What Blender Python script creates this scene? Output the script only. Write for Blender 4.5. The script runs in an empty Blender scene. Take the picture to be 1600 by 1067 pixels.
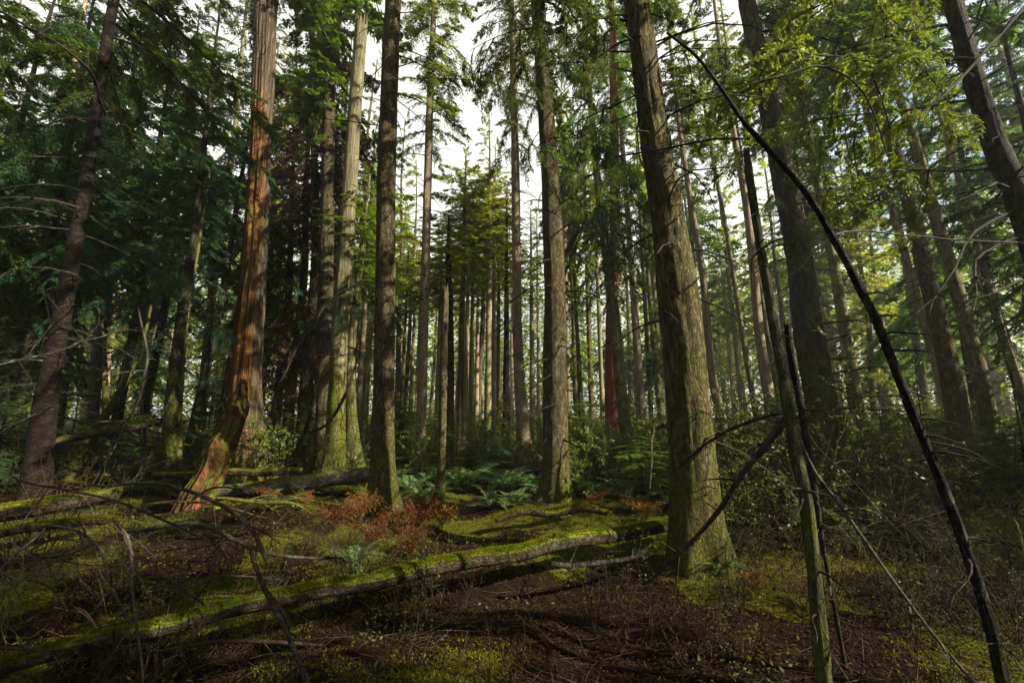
import bpy, math, random
import numpy as np
from mathutils import Vector, Matrix

R = math.radians
rng = np.random.default_rng(11)
random.seed(11)
S = bpy.context.scene
COL = S.collection

# ------------------------------------------------------------------ camera
LENS = 15.0
FP = LENS / 36 * 1600
HORIZON = 650.0
PITCH = math.atan((HORIZON - 533.5) / FP)
CH = 1.6
CAM = np.array([0, 0, CH])
cd = bpy.data.cameras.new('camera'); cam = bpy.data.objects.new('camera', cd); COL.objects.link(cam)
cd.lens = LENS; cd.sensor_width = 36; cd.sensor_fit = 'HORIZONTAL'; cd.clip_start = 0.05; cd.clip_end = 3000
cam.location = CAM; cam.rotation_euler = (math.pi / 2 + PITCH, 0, 0)
S.camera = cam

def ray(px, py):
    a = (px - 800) / FP; b = (533.5 - py) / FP
    c, s = math.cos(PITCH), math.sin(PITCH)
    return np.array([a, c - b * s, s + b * c])

def at(px, py, Y):
    d = ray(px, py)
    return CAM + d * (Y / d[1])

def mpp(px, py, Y):          # metres per photo pixel at depth Y
    d = ray(px, py)
    return (Y / d[1]) / FP * math.cos(math.atan((px - 800) / FP))

def to_px(p):
    q = np.asarray(p, float) - CAM
    c, s = math.cos(PITCH), math.sin(PITCH)
    zf = q[1] * c + q[2] * s; up = -q[1] * s + q[2] * c
    return 800 + FP * q[0] / zf, 533.5 - FP * up / zf

# ------------------------------------------------------------------ noise
def _h(ix, iy, iz, seed):
    n = (ix.astype(np.int64) * 374761393 + iy.astype(np.int64) * 668265263 + iz.astype(np.int64) * 2147483647 + (int(seed) * 1274126177 & 0xFFFFFFFF)) & 0xFFFFFFFF
    n = ((n ^ (n >> 13)) * 1274126177) & 0xFFFFFFFF
    n = ((n ^ (n >> 16)) * 2246822519) & 0xFFFFFFFF
    return ((n ^ (n >> 15)) & 0xFFFF) / 65535.0

def vn(x, y, z=0.0, seed=0):
    x, y, z = np.broadcast_arrays(np.asarray(x, float), np.asarray(y, float), np.asarray(z, float))
    ix, iy, iz = np.floor(x), np.floor(y), np.floor(z)
    fx, fy, fz = x - ix, y - iy, z - iz
    fx = fx * fx * (3 - 2 * fx); fy = fy * fy * (3 - 2 * fy); fz = fz * fz * (3 - 2 * fz)
    r = 0
    for a in (0, 1):
        for b in (0, 1):
            for c in (0, 1):
                w = (fx if a else 1 - fx) * (fy if b else 1 - fy) * (fz if c else 1 - fz)
                r = r + w * _h(ix + a, iy + b, iz + c, seed)
    return r * 2 - 1

def fbm(x, y, z=0.0, o=4, seed=0):
    r, a, f = 0, 0.5, 1.0
    for k in range(o):
        r = r + a * vn(np.asarray(x) * f, np.asarray(y) * f, np.asarray(z) * f, seed + k); a *= .5; f *= 2.03
    return r

# ------------------------------------------------------------------ terrain
def terrain(x, y):
    x = np.asarray(x, float); y = np.asarray(y, float)
    r = np.sqrt(x * x + y * y)
    z = .22 * fbm(x * .16, y * .16, 0, 3, 5) + .10 * fbm(x * .7, y * .7, 0, 3, 9)
    z = z + .045 * fbm(x * 2.6, y * 2.6, 0, 3, 19) * np.clip(1.4 - r / 16, 0, 1)
    z = z + .10 * np.exp(-(((x - .65) / 1.0) ** 2 + ((y - 7.0) / .8) ** 2))       # mossy hummock
    z = z + .15 * np.exp(-(((x - 1.9) / 1.3) ** 2 + ((y - 6.4) / .6) ** 2))
    z = z - .10 * np.exp(-(((x - .7 - .12 * (y - 3)) / .55) ** 2)) * np.exp(-((y - 3.2) / 1.6) ** 2)
    z = z + .30 * np.exp(-(((x + 3.6) / 1.6) ** 2 + ((y - 6.3) / 1.3) ** 2))     # bank under the cedar buttress
    t = np.clip(((x + 3.3) * 5.5 + (y - 2.6) * 3.0) / (5.5 ** 2 + 3.0 ** 2), 0, 1)
    z = z - .13 * np.exp(-((x + 3.3 - 5.5 * t) ** 2 + (y - 2.6 - 3.0 * t) ** 2) / .16)    # hollow under the long log
    near = np.clip(1.3 - r / 16, 0, 1)
    z = z + near * moss_mask(x, y) * (.05 * np.abs(vn(x * 4.5, y * 4.5, 0, 23)) + .03 * np.abs(vn(x * 10, y * 10, 0, 24)))
    z = z * np.clip((r - .3) / 1.5, .25, 1)
    return z

def tz(x, y): return float(terrain(x, y))

def ground(px, py):
    d = ray(px, py); d = d / np.linalg.norm(d)
    t = .5
    while t < 400:
        p = CAM + d * t
        if p[2] <= tz(p[0], p[1]): return p
        t += max(.02, .01 * t)
    return CAM + d * 400

def moss_mask(x, y):
    m = fbm(x * .55 + 3, y * .55, 0, 4, 31) * 1.6 + .5 * fbm(x * 2.2, y * 2.2, 0, 3, 37)
    m = m + .75 * np.exp(-(((x - 1.0) / 1.9) ** 2 + ((y - 6.3) / 1.7) ** 2)) + .5 * fbm(x * 1.6, y * 1.6, 0, 3, 43)
    m = m + .65 * np.exp(-(((x - 2.1) / 1.1) ** 2 + ((y - 4.6) / .8) ** 2))
    m = m + .65 * np.exp(-(((x - 3.6) / 1.7) ** 2 + ((y - 3.6) / 1.1) ** 2))
    m = m + .45 * np.exp(-(((x + .3) / .8) ** 2 + ((y - 3.0) / .7) ** 2))
    m = m - .9 * np.exp(-(((x - .75 - .12 * (y - 3)) / .6) ** 2)) * np.exp(-((y - 3.3) / 1.6) ** 2)
    m = m - .6 * np.exp(-(((x + 2.6) / 1.5) ** 2 + ((y - 3.2) / 1.4) ** 2))
    t = np.clip(((x + 3.3) * 5.5 + (y - 2.6) * 3.0) / (5.5 ** 2 + 3.0 ** 2), 0, 1)
    m = m - .8 * np.exp(-((x + 3.2 - 5.5 * t) ** 2 + (y - 2.35 - 3.0 * t) ** 2) / .40)
    m = m - .5 * np.exp(-(((x + 1.2) / 1.0) ** 2 + ((y - 5.6) / .9) ** 2)) - .15 * np.clip((2.6 - y) / 1.0, 0, 1) + .5 * np.exp(-(((x + .6) / .8) ** 2 + ((y - 2.75) / .5) ** 2)) + .7 * np.exp(-(((x - 1.0) / .5) ** 2 + ((y - 4.1) / .6) ** 2))
    return np.clip(.5 + 1.2 * (m - .08), 0, 1)

# ------------------------------------------------------------------ mesh helpers
class MB:
    def __init__(s): s.V = []; s.F = []; s.M = []; s.n = 0; s.A = []
    def add(s, V, F, m=0, a=None):
        V = np.asarray(V, np.float32).reshape(-1, 3); F = np.asarray(F, np.int64)
        s.V.append(V); s.F.append((F + s.n)); s.M.append(np.full(len(F), m, np.int32)); s.n += len(V)
        s.A.append(np.zeros(len(V), np.float32) if a is None else np.asarray(a, np.float32))
    def mesh(s, name, mats, smooth=True, attr=None):
        me = bpy.data.meshes.new(name)
        V = np.concatenate(s.V)
        me.vertices.add(len(V)); me.vertices.foreach_set('co', V.ravel())
        tot = np.concatenate([np.full(len(f), f.shape[1], np.int32) for f in s.F])
        idx = np.concatenate([f.ravel() for f in s.F]).astype(np.int32)
        me.loops.add(len(idx)); me.loops.foreach_set('vertex_index', idx)
        me.polygons.add(len(tot))
        st = np.zeros(len(tot), np.int32); st[1:] = np.cumsum(tot)[:-1]
        me.polygons.foreach_set('loop_start', st); me.polygons.foreach_set('loop_total', tot)
        me.polygons.foreach_set('material_index', np.concatenate(s.M))
        me.polygons.foreach_set('use_smooth', np.full(len(tot), smooth))
        for m in mats: me.materials.append(m)
        if attr:
            a = me.attributes.new(attr, 'FLOAT', 'POINT'); a.data.foreach_set('value', np.concatenate(s.A))
        me.update(calc_edges=True); me.validate()
        return me

def link(name, me, parent=None, loc=None):
    o = bpy.data.objects.new(name, me); COL.objects.link(o)
    if parent is not None: o.parent = parent
    if loc is not None: o.location = loc
    return o

def tag(o, label=None, cat=None, group=None, kind=None):
    if label: o['label'] = label
    if cat: o['category'] = cat
    if group: o['group'] = group
    if kind: o['kind'] = kind
    return o

def empty(name, loc, label, cat, group=None):
    o = bpy.data.objects.new(name, None); COL.objects.link(o); o.location = loc; o.empty_display_size = .2
    return tag(o, label, cat, group)

def resample(P, r, step):
    P = np.asarray(P, float); r = np.asarray(r, float)
    # Catmull-Rom through the points, then uniform steps
    Q, q = [], []
    n = len(P)
    for i in range(n - 1):
        p0 = P[max(i - 1, 0)]; p1 = P[i]; p2 = P[i + 1]; p3 = P[min(i + 2, n - 1)]
        L = np.linalg.norm(p2 - p1); k = max(1, int(math.ceil(L / step)))
        m1 = (p2 - p0) / 2; m2 = (p3 - p1) / 2
        lim = L * 1.0
        for m in (m1, m2):
            l = np.linalg.norm(m)
            if l > lim: m *= lim / l
        for j in range(k):
            t = j / k
            h = ((2*t**3-3*t*t+1) * p1 + (t**3-2*t*t+t) * m1 + (-2*t**3+3*t*t) * p2 + (t**3-t*t) * m2)
            Q.append(h); q.append(r[i] * (1 - t) + r[i + 1] * t)
    Q.append(P[-1]); q.append(r[-1])
    return np.array(Q), np.array(q)

def tube(mb, P, r, sides=8, mat=0, rough=0.0, seed=0, flare=0.0, lobes=5, cap=True, attr=None, broken=False, fl_h=.45, ridge=0.0, rf=1.0):
    P = np.asarray(P, float); r = np.asarray(r, float); n = len(P)
    T = np.gradient(P, axis=0); T /= (np.linalg.norm(T, axis=1, keepdims=True) + 1e-9)
    ref = np.array([0., -1, 0]) if abs(T[0][1]) < .8 else np.array([1., 0, 0])
    N = np.zeros_like(P); 
    u = ref
    for i in range(n):
        u = u - T[i] * np.dot(u, T[i]); u = u / (np.linalg.norm(u) + 1e-9); N[i] = u
    B = np.cross(T, N)
    th = np.linspace(0, 2 * math.pi, sides, endpoint=False)
    s = np.concatenate([[0], np.cumsum(np.linalg.norm(np.diff(P, axis=0), axis=1))])
    TH, SS = np.meshgrid(th, s)
    rad = np.repeat(r[:, None], sides, 1)
    if rough:
        k = 1.0 / max(r.max(), .02)
        rad = rad * (1 + rough * fbm(np.cos(TH) * 1.6 + seed, np.sin(TH) * 1.6, SS * k * .22, 4, seed))
    if ridge:
        rad = rad + ridge * (np.abs(vn(np.cos(TH) * 5.5, np.sin(TH) * 5.5, SS * 2.2 * rf, seed + 3)) + .6 * np.abs(vn(np.cos(TH) * 11, np.sin(TH) * 11, SS * 5 * rf, seed + 4)) - .5)
    if flare:
        hz = np.maximum(SS - .25, 0)
        rad = rad * (1 + flare * np.exp(-hz / fl_h) * (.45 + .55 * np.clip(np.cos(lobes * TH + seed) + .6 * np.cos(2 * TH + seed * 2), -0.6, 1.4)))
    V = P[:, None, :] + rad[..., None] * (np.cos(TH)[..., None] * N[:, None, :] + np.sin(TH)[..., None] * B[:, None, :])
    if broken:
        V[-1] += T[-1] * (rng.random(sides) * r[-1] * 3.5)[:, None]
    i = np.arange(n - 1)[:, None] * sides; j = np.arange(sides)[None, :]; j2 = (j + 1) % sides
    F = np.stack([i + j, i + j2, i + sides + j2, i + sides + j], -1).reshape(-1, 4)
    V = V.reshape(-1, 3)
    mb.add(V, F, mat, None if attr is None else attr(V, TH.ravel(), SS.ravel()))
    if cap:
        for row, c, flip in ((0, P[0], True), (n - 1, P[-1] - (T[-1] * r[-1] * 1.5 if broken else 0), False)):
            ring = V[row * sides:(row + 1) * sides]
            VV = np.vstack([ring, c[None]])
            a = np.arange(sides); b = (a + 1) % sides
            tri = np.stack([a, b, np.full(sides, sides)], 1)
            if flip: tri = tri[:, ::-1]
            mb.add(VV, tri, mat, None if attr is None else attr(VV, np.zeros(len(VV)), np.full(len(VV), s[row])))

# ------------------------------------------------------------------ materials
def new_mat(name):
    m = bpy.data.materials.new(name); m.use_nodes = True
    nt = m.node_tree; nt.nodes.clear()
    out = nt.nodes.new('ShaderNodeOutputMaterial')
    def N(t, **k):
        n = nt.nodes.new(t)
        for a, b in k.items():
            if a.startswith('i_'): n.inputs[a[2:].replace('_', ' ')].default_value = b
            else: setattr(n, a, b)
        return n
    L = lambda a, b: nt.links.new(a, b)
    return m, nt, N, L, out

def ramp(N, stops, interp='LINEAR'):
    n = N('ShaderNodeValToRGB'); cr = n.color_ramp; cr.interpolation = interp
    while len(cr.elements) < len(stops): cr.elements.new(.5)
    for e, (p, c) in zip(cr.elements, stops):
        e.position = p; e.color = (*c, 1) if len(c) == 3 else c
    return n

def math_n(N, L, op, a, b=None, clamp=False):
    n = N('ShaderNodeMath', operation=op); n.use_clamp = clamp
    for k, v in enumerate((a, b)):
        if v is None: continue
        if isinstance(v, (int, float)): n.inputs[k].default_value = v
        else: L(v, n.inputs[k])
    return n.outputs[0]

def mix_c(N, L, f, a, b, blend='MIX'):
    n = N('ShaderNodeMix', data_type='RGBA', blend_type=blend)
    for s, v in ((n.inputs[0], f), (n.inputs[6], a), (n.inputs[7], b)):
        if isinstance(v, (int, float)): s.default_value = v
        elif isinstance(v, tuple): s.default_value = (*v, 1)
        else: L(v, s)
    return n.outputs[2]

MOSS = (.072, .078, .011)
def mat_bark(name, dark, mid, light, moss=.3, moss_h=1.2, scale=9.0, stretch=.16, bump=.8, up=0.0, mossc=MOSS, lichen=0.0, strip=False):
    m, nt, N, L, out = new_mat(name)
    tc = N('ShaderNodeTexCoord'); mp = N('ShaderNodeMapping'); L(tc.outputs['Object'], mp.inputs[0])
    mp.inputs['Scale'].default_value = (scale, scale, scale * stretch)
    n1 = N('ShaderNodeTexNoise', i_Scale=1.0, i_Detail=8.0, i_Roughness=.62, i_Distortion=.5); L(mp.outputs[0], n1.inputs['Vector'])
    mp2 = N('ShaderNodeMapping'); L(tc.outputs['Object'], mp2.inputs[0])
    mp2.inputs['Scale'].default_value = (scale * 1.9, scale * 1.9, scale * stretch * 2.6)
    vo = N('ShaderNodeTexNoise', i_Scale=1.0, i_Detail=5.0, i_Roughness=.55, i_Distortion=.9); L(mp2.outputs[0], vo.inputs['Vector'])
    rid = math_n(N, L, 'ABSOLUTE', math_n(N, L, 'SUBTRACT', vo.outputs[0], .5))
    crack = ramp(N, [(.0, (0, 0, 0)), (.035, (.45, .45, .45)), (.11, (1, 1, 1))]); L(rid, crack.inputs[0])
    rp = ramp(N, [(.28, dark), (.5, mid), (.72, light)]); L(n1.outputs[0], rp.inputs[0])
    oi = N('ShaderNodeObjectInfo')
    v = math_n(N, L, 'MULTIPLY_ADD', oi.outputs['Random'], .5); nt.nodes[-1].inputs[2].default_value = .72
    hs = N('ShaderNodeHueSaturation'); L(rp.outputs[0], hs.inputs['Color']); L(v, hs.inputs['Value'])
    col = mix_c(N, L, math_n(N, L, 'MULTIPLY', math_n(N, L, 'SUBTRACT', 1.0, crack.outputs[0]), .6), hs.outputs[0], tuple(c * .45 for c in dark))
    n3 = N('ShaderNodeTexNoise', i_Scale=2.3, i_Detail=5.0, i_Roughness=.7); L(tc.outputs['Object'], n3.inputs['Vector'])
    if strip:
        at_ = N('ShaderNodeAttribute', attribute_name='strip')
        mp4 = N('ShaderNodeMapping'); L(tc.outputs['Object'], mp4.inputs[0]); mp4.inputs['Scale'].default_value = (15, 15, .42)
        ng = N('ShaderNodeTexNoise', i_Scale=1.0, i_Detail=9.0, i_Roughness=.7, i_Distortion=.4); L(mp4.outputs[0], ng.inputs['Vector'])
        wr = ramp(N, [(.28, (.015, .007, .004)), (.43, (.055, .028, .012)), (.53, (.18, .085, .026)), (.63, (.28, .145, .045)), (.78, (.30, .215, .11))]); L(ng.outputs[0], wr.inputs[0])
        col = mix_c(N, L, at_.outputs['Fac'], col, wr.outputs[0])
    if lichen:
        n5 = N('ShaderNodeTexNoise', i_Scale=7.0, i_Detail=6.0, i_Roughness=.75); L(tc.outputs['Object'], n5.inputs['Vector'])
        lr = ramp(N, [(.54, (0, 0, 0)), (.66, (1, 1, 1))]); L(n5.outputs[0], lr.inputs[0])
        col = mix_c(N, L, math_n(N, L, 'MULTIPLY', lr.outputs[0], lichen), col, (.20, .24, .17))
    if moss or up:
        sp = N('ShaderNodeSeparateXYZ'); L(tc.outputs['Object'], sp.inputs[0])
        hfac = N('ShaderNodeMapRange'); hfac.inputs[1].default_value = .1; hfac.inputs[2].default_value = moss_h * 2; hfac.inputs[3].default_value = .30; hfac.inputs[4].default_value = 0
        L(sp.outputs[2], hfac.inputs[0])
        f = math_n(N, L, 'ADD', n3.outputs[0], hfac.outputs[0] if not up else 0.0)
        if up:
            g = N('ShaderNodeNewGeometry'); sn = N('ShaderNodeSeparateXYZ'); L(g.outputs['Normal'], sn.inputs[0])
            f = math_n(N, L, 'ADD', f, math_n(N, L, 'MULTIPLY', sn.outputs[2], up))
        mr = N('ShaderNodeMapRange'); mr.inputs[1].default_value = .80 - moss * .5; mr.inputs[2].default_value = .96 - moss * .5
        L(f, mr.inputs[0])
        n4 = N('ShaderNodeTexNoise', i_Scale=22.0, i_Detail=4.0); L(tc.outputs['Object'], n4.inputs['Vector'])
        mc = ramp(N, [(.3, tuple(c * .5 for c in mossc)), (.7, tuple(c * 1.35 for c in mossc))]); L(n4.outputs[0], mc.inputs[0])
        if strip:
            mfac = math_n(N, L, 'MULTIPLY', mr.outputs[0], math_n(N, L, 'SUBTRACT', 1.0, math_n(N, L, 'MULTIPLY', at_.outputs['Fac'], .7)))
        else: mfac = mr.outputs[0]
        col = mix_c(N, L, mfac, col, mc.outputs[0])
    p = N('ShaderNodeBsdfPrincipled', i_Roughness=.85); L(col, p.inputs['Base Color']); p.inputs['Specular IOR Level'].default_value = .08
    hgt = math_n(N, L, 'ADD', math_n(N, L, 'MULTIPLY', crack.outputs[0], .6), n1.outputs[0])
    if strip: hgt = math_n(N, L, 'ADD', hgt, math_n(N, L, 'MULTIPLY', ng.outputs[0], 1.2))
    b = N('ShaderNodeBump', i_Strength=bump, i_Distance=.03); L(hgt, b.inputs['Height']); L(b.outputs[0], p.inputs['Normal'])
    L(p.outputs[0], out.inputs[0])
    return m

def mat_leaf(name, a, b, trans=.4, spread=.5, rough=.5, transc=None, ns=.9):
    """a..b: the colours single leaves take."""
    m, nt, N, L, out = new_mat(name)
    g = N('ShaderNodeNewGeometry'); oi = N('ShaderNodeObjectInfo'); tc = N('ShaderNodeTexCoord')
    nz = N('ShaderNodeTexNoise', i_Scale=ns, i_Detail=3.0); L(tc.outputs['Object'], nz.inputs['Vector'])
    f = math_n(N, L, 'ADD', math_n(N, L, 'MULTIPLY', g.outputs['Random Per Island'], .5), math_n(N, L, 'MULTIPLY', nz.outputs[0], .5))
    c = mix_c(N, L, f, a, b)
    hs = N('ShaderNodeHueSaturation'); L(c, hs.inputs['Color'])
    L(math_n(N, L, 'MULTIPLY_ADD', oi.outputs['Random'], spread), hs.inputs['Value']); nt.nodes[-1].inputs[2].default_value = 1 - spread / 2
    L(math_n(N, L, 'MULTIPLY_ADD', oi.outputs['Random'], .05), hs.inputs['Hue']); nt.nodes[-1].inputs[2].default_value = .475
    p = N('ShaderNodeBsdfPrincipled', i_Roughness=rough); p.inputs['Specular IOR Level'].default_value = .05 if rough > .6 else .22; L(hs.outputs[0], p.inputs['Base Color'])
    t = N('ShaderNodeBsdfTranslucent')
    tcx = mix_c(N, L, 1.0, hs.outputs[0], transc or (1.5, 1.5, .6), 'MULTIPLY'); L(tcx, t.inputs[0])
    mx = N('ShaderNodeMixShader'); mx.inputs[0].default_value = trans
    L(p.outputs[0], mx.inputs[1]); L(t.outputs[0], mx.inputs[2]); L(mx.outputs[0], out.inputs[0])
    return m

M = {}
M['bark_brown'] = mat_bark('bark_brown', (.035, .026, .015), (.098, .080, .040), (.23, .195, .10), moss=.34, moss_h=1.1, scale=15, stretch=.36, lichen=.22, bump=1.0)
M['bark_rufous'] = mat_bark('bark_rufous', (.026, .018, .010), (.080, .062, .032), (.19, .155, .08), moss=.36, moss_h=1.2, scale=15, stretch=.34, lichen=.2, bump=1.0)
M['bark_main'] = mat_bark('bark_ridged', (.025, .019, .008), (.105, .088, .034), (.25, .215, .09), moss=.36, moss_h=1.6, scale=12, stretch=.28, bump=1.0)
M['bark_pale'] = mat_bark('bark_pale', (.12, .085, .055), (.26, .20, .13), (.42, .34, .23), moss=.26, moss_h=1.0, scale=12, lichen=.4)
M['bark_snag'] = mat_bark('bark_weathered', (.06, .05, .026), (.14, .125, .066), (.23, .215, .125), moss=.46, moss_h=3, scale=7, stretch=.06, lichen=.3)
M['bark_green'] = mat_bark('bark_greenish', (.05, .045, .022), (.16, .145, .07), (.28, .26, .13), moss=.42, moss_h=2.5, scale=10, lichen=.35)
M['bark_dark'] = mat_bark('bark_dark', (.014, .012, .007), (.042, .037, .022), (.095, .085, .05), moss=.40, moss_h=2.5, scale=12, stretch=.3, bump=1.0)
M['bark_ringed'] = mat_bark('bark_reddish_shaded', (.006, .0045, .003), (.015, .011, .0075), (.040, .028, .019), moss=.05, moss_h=.6, scale=5, stretch=1.6)  # near-black colour stands in for the shade missing on the left trunk
M['bark_red'] = mat_bark('bark_red_cedar', (.06, .02, .012), (.26, .085, .04), (.42, .17, .09), moss=.05, moss_h=1, scale=12, stretch=.05)
M['bark_strip'] = mat_bark('bark_stripped', (.03, .02, .012), (.10, .075, .048), (.20, .16, .105), moss=.38, moss_h=1.6, scale=10, stretch=.06, strip=True, bump=1.0)
M['wood_log'] = mat_bark('log_mossy', (.016, .011, .007), (.055, .04, .024), (.12, .09, .058), moss=.32, scale=9, stretch=1.0, up=.42, mossc=(.11, .14, .010), lichen=.25)
M['wood_log_grey'] = mat_bark('log_grey', (.04, .034, .024), (.13, .115, .08), (.24, .22, .15), moss=.22, scale=9, stretch=1.0, up=.30, lichen=.5)
M['twig_dark'] = mat_bark('twig_dark', (.010, .008, .005), (.032, .025, .017), (.075, .062, .045), moss=.0, scale=20, stretch=1, bump=.3, lichen=.25)
M['bark_pole'] = mat_bark('bark_pole', (.018, .016, .010), (.06, .055, .03), (.13, .12, .065), moss=.26, moss_h=1.6, scale=16, lichen=.4)
M['bark_far'] = mat_bark('bark_tan_lit', (.13, .11, .055), (.27, .235, .125), (.40, .36, .21), moss=.30, moss_h=1.5, scale=10, lichen=.3)  # lightened copy of the greenish bark, sunlight painted onto slender centre trunks
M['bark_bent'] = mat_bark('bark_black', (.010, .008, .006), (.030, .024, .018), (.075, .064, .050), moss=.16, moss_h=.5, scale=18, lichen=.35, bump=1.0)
M['twig_grey'] = mat_bark('twig_grey', (.020, .017, .012), (.052, .046, .034), (.115, .105, .08), moss=.12, scale=20, stretch=1, bump=.3, lichen=.3, up=.1)
M['twig_brown'] = mat_bark('twig_brown', (.018, .012, .006), (.044, .030, .014), (.10, .068, .034), moss=.0, scale=20, stretch=1, bump=.2)
M['twig_moss'] = mat_bark('twig_mossy', (.04, .04, .015), (.1, .1, .03), (.16, .16, .06), moss=.6, scale=20, stretch=1, bump=.4, up=.25)
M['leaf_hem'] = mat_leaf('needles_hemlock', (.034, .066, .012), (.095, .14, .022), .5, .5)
M['leaf_blue'] = mat_leaf('needles_bluish', (.020, .056, .022), (.058, .115, .040), .44, .5)
M['leaf_fir'] = mat_leaf('needles_fir', (.058, .096, .012), (.15, .185, .022), .55, .5)
M['leaf_far'] = mat_leaf('needles_sun_tinted', (.10, .14, .012), (.23, .26, .028), .6, .4)  # sunlit glow painted in: leaf colour brighter than real foliage
M['leaf_yel'] = mat_leaf('needles_yellowish', (.065, .10, .010), (.16, .20, .020), .55, .3)
M['leaf_brown'] = mat_leaf('needles_dead', (.022, .013, .008), (.105, .052, .024), .25, .4, transc=(1.3, .9, .6))
M['leaf_shrub'] = mat_leaf('leaves_shrub', (.055, .095, .014), (.15, .19, .03), .35, .6)
M['leaf_olive'] = mat_leaf('leaves_olive', (.036, .050, .010), (.085, .098, .020), .35, .5)
M['fern'] = mat_leaf('fern_green', (.04, .085, .026), (.12, .185, .06), .35, .5, .35)
M['fern_dead'] = mat_leaf('fern_rust', (.030, .018, .007), (.20, .078, .018), .3, 1.0, transc=(1.3, .9, .5))
M['litter'] = mat_leaf('litter', (.005, .0035, .0015), (.040, .022, .008), .1, .1, .8, transc=(1, .8, .6))
M['moss'] = mat_leaf('moss_green', (.020, .028, .003), (.17, .185, .011), .35, .1, .7, ns=7.0)

def mat_ground():
    m, nt, N, L, out = new_mat('forest_floor')
    tc = N('ShaderNodeTexCoord'); a = N('ShaderNodeAttribute', attribute_name='moss')
    n1 = N('ShaderNodeTexNoise', i_Scale=9.0, i_Detail=9.0, i_Roughness=.7); L(tc.outputs['Object'], n1.inputs['Vector'])
    n2 = N('ShaderNodeTexNoise', i_Scale=38.0, i_Detail=6.0, i_Roughness=.7); L(tc.outputs['Object'], n2.inputs['Vector'])
    soil = ramp(N, [(.3, (.004, .003, .0015)), (.5, (.010, .006, .0025)), (.68, (.023, .014, .0055)), (.8, (.042, .027, .011))]); L(n1.outputs[0], soil.inputs[0])
    moss = ramp(N, [(.3, (.020, .022, .003)), (.55, (.065, .07, .007)), (.75, (.13, .13, .012))]); L(n2.outputs[0], moss.inputs[0])
    f = math_n(N, L, 'ADD', a.outputs['Fac'], math_n(N, L, 'SUBTRACT', n1.outputs[0], .5))
    fr = ramp(N, [(.42, (0, 0, 0)), (.62, (1, 1, 1))]); L(f, fr.inputs[0])
    c = mix_c(N, L, fr.outputs[0], soil.outputs[0], moss.outputs[0])
    p = N('ShaderNodeBsdfPrincipled', i_Roughness=.9); p.inputs['Specular IOR Level'].default_value = .04; L(c, p.inputs['Base Color'])
    b = N('ShaderNodeBump', i_Strength=1.0, i_Distance=.05); L(math_n(N, L, 'ADD', n1.outputs[0], math_n(N, L, 'MULTIPLY', n2.outputs[0], .5)), b.inputs['Height']); L(b.outputs[0], p.inputs['Normal'])
    L(p.outputs[0], out.inputs[0])
    return m
M['ground'] = mat_ground()

# ------------------------------------------------------------------ ground
def build_ground():
    nr, na = 260, 420
    rr = np.concatenate([[.0], .25 * (600 / .25) ** np.linspace(0, 1, nr)])
    th = np.linspace(0, 2 * math.pi, na, endpoint=False)
    RR, TH = np.meshgrid(rr, th, indexing='ij')
    x = RR * np.sin(TH); y = RR * np.cos(TH)
    V = np.stack([x, y, terrain(x, y)], -1).reshape(-1, 3)
    i = np.arange(nr)[:, None] * na; j = np.arange(na)[None]; j2 = (j + 1) % na
    F = np.stack([i + j, i + na + j, i + na + j2, i + j2], -1).reshape(-1, 4)
    mb = MB(); mb.add(V, F[:, ::-1], 0, moss_mask(V[:, 0], V[:, 1]))
    tag(link('ground', mb.mesh('ground', [M['ground']], attr='moss')), kind='structure')
build_ground()

# ------------------------------------------------------------------ foliage templates
def diamonds(base, d, n, l, w):
    """leaf-shaped quads: base point, direction, plane normal, length, width"""
    s = np.cross(n, d); s /= (np.linalg.norm(s, axis=-1, keepdims=True) + 1e-9)
    l = np.asarray(l)[..., None]; w = np.asarray(w)[..., None]
    return np.stack([base, base + d * l * .45 + s * w * .5, base + d * l, base + d * l * .45 - s * w * .5], -2)

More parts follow.
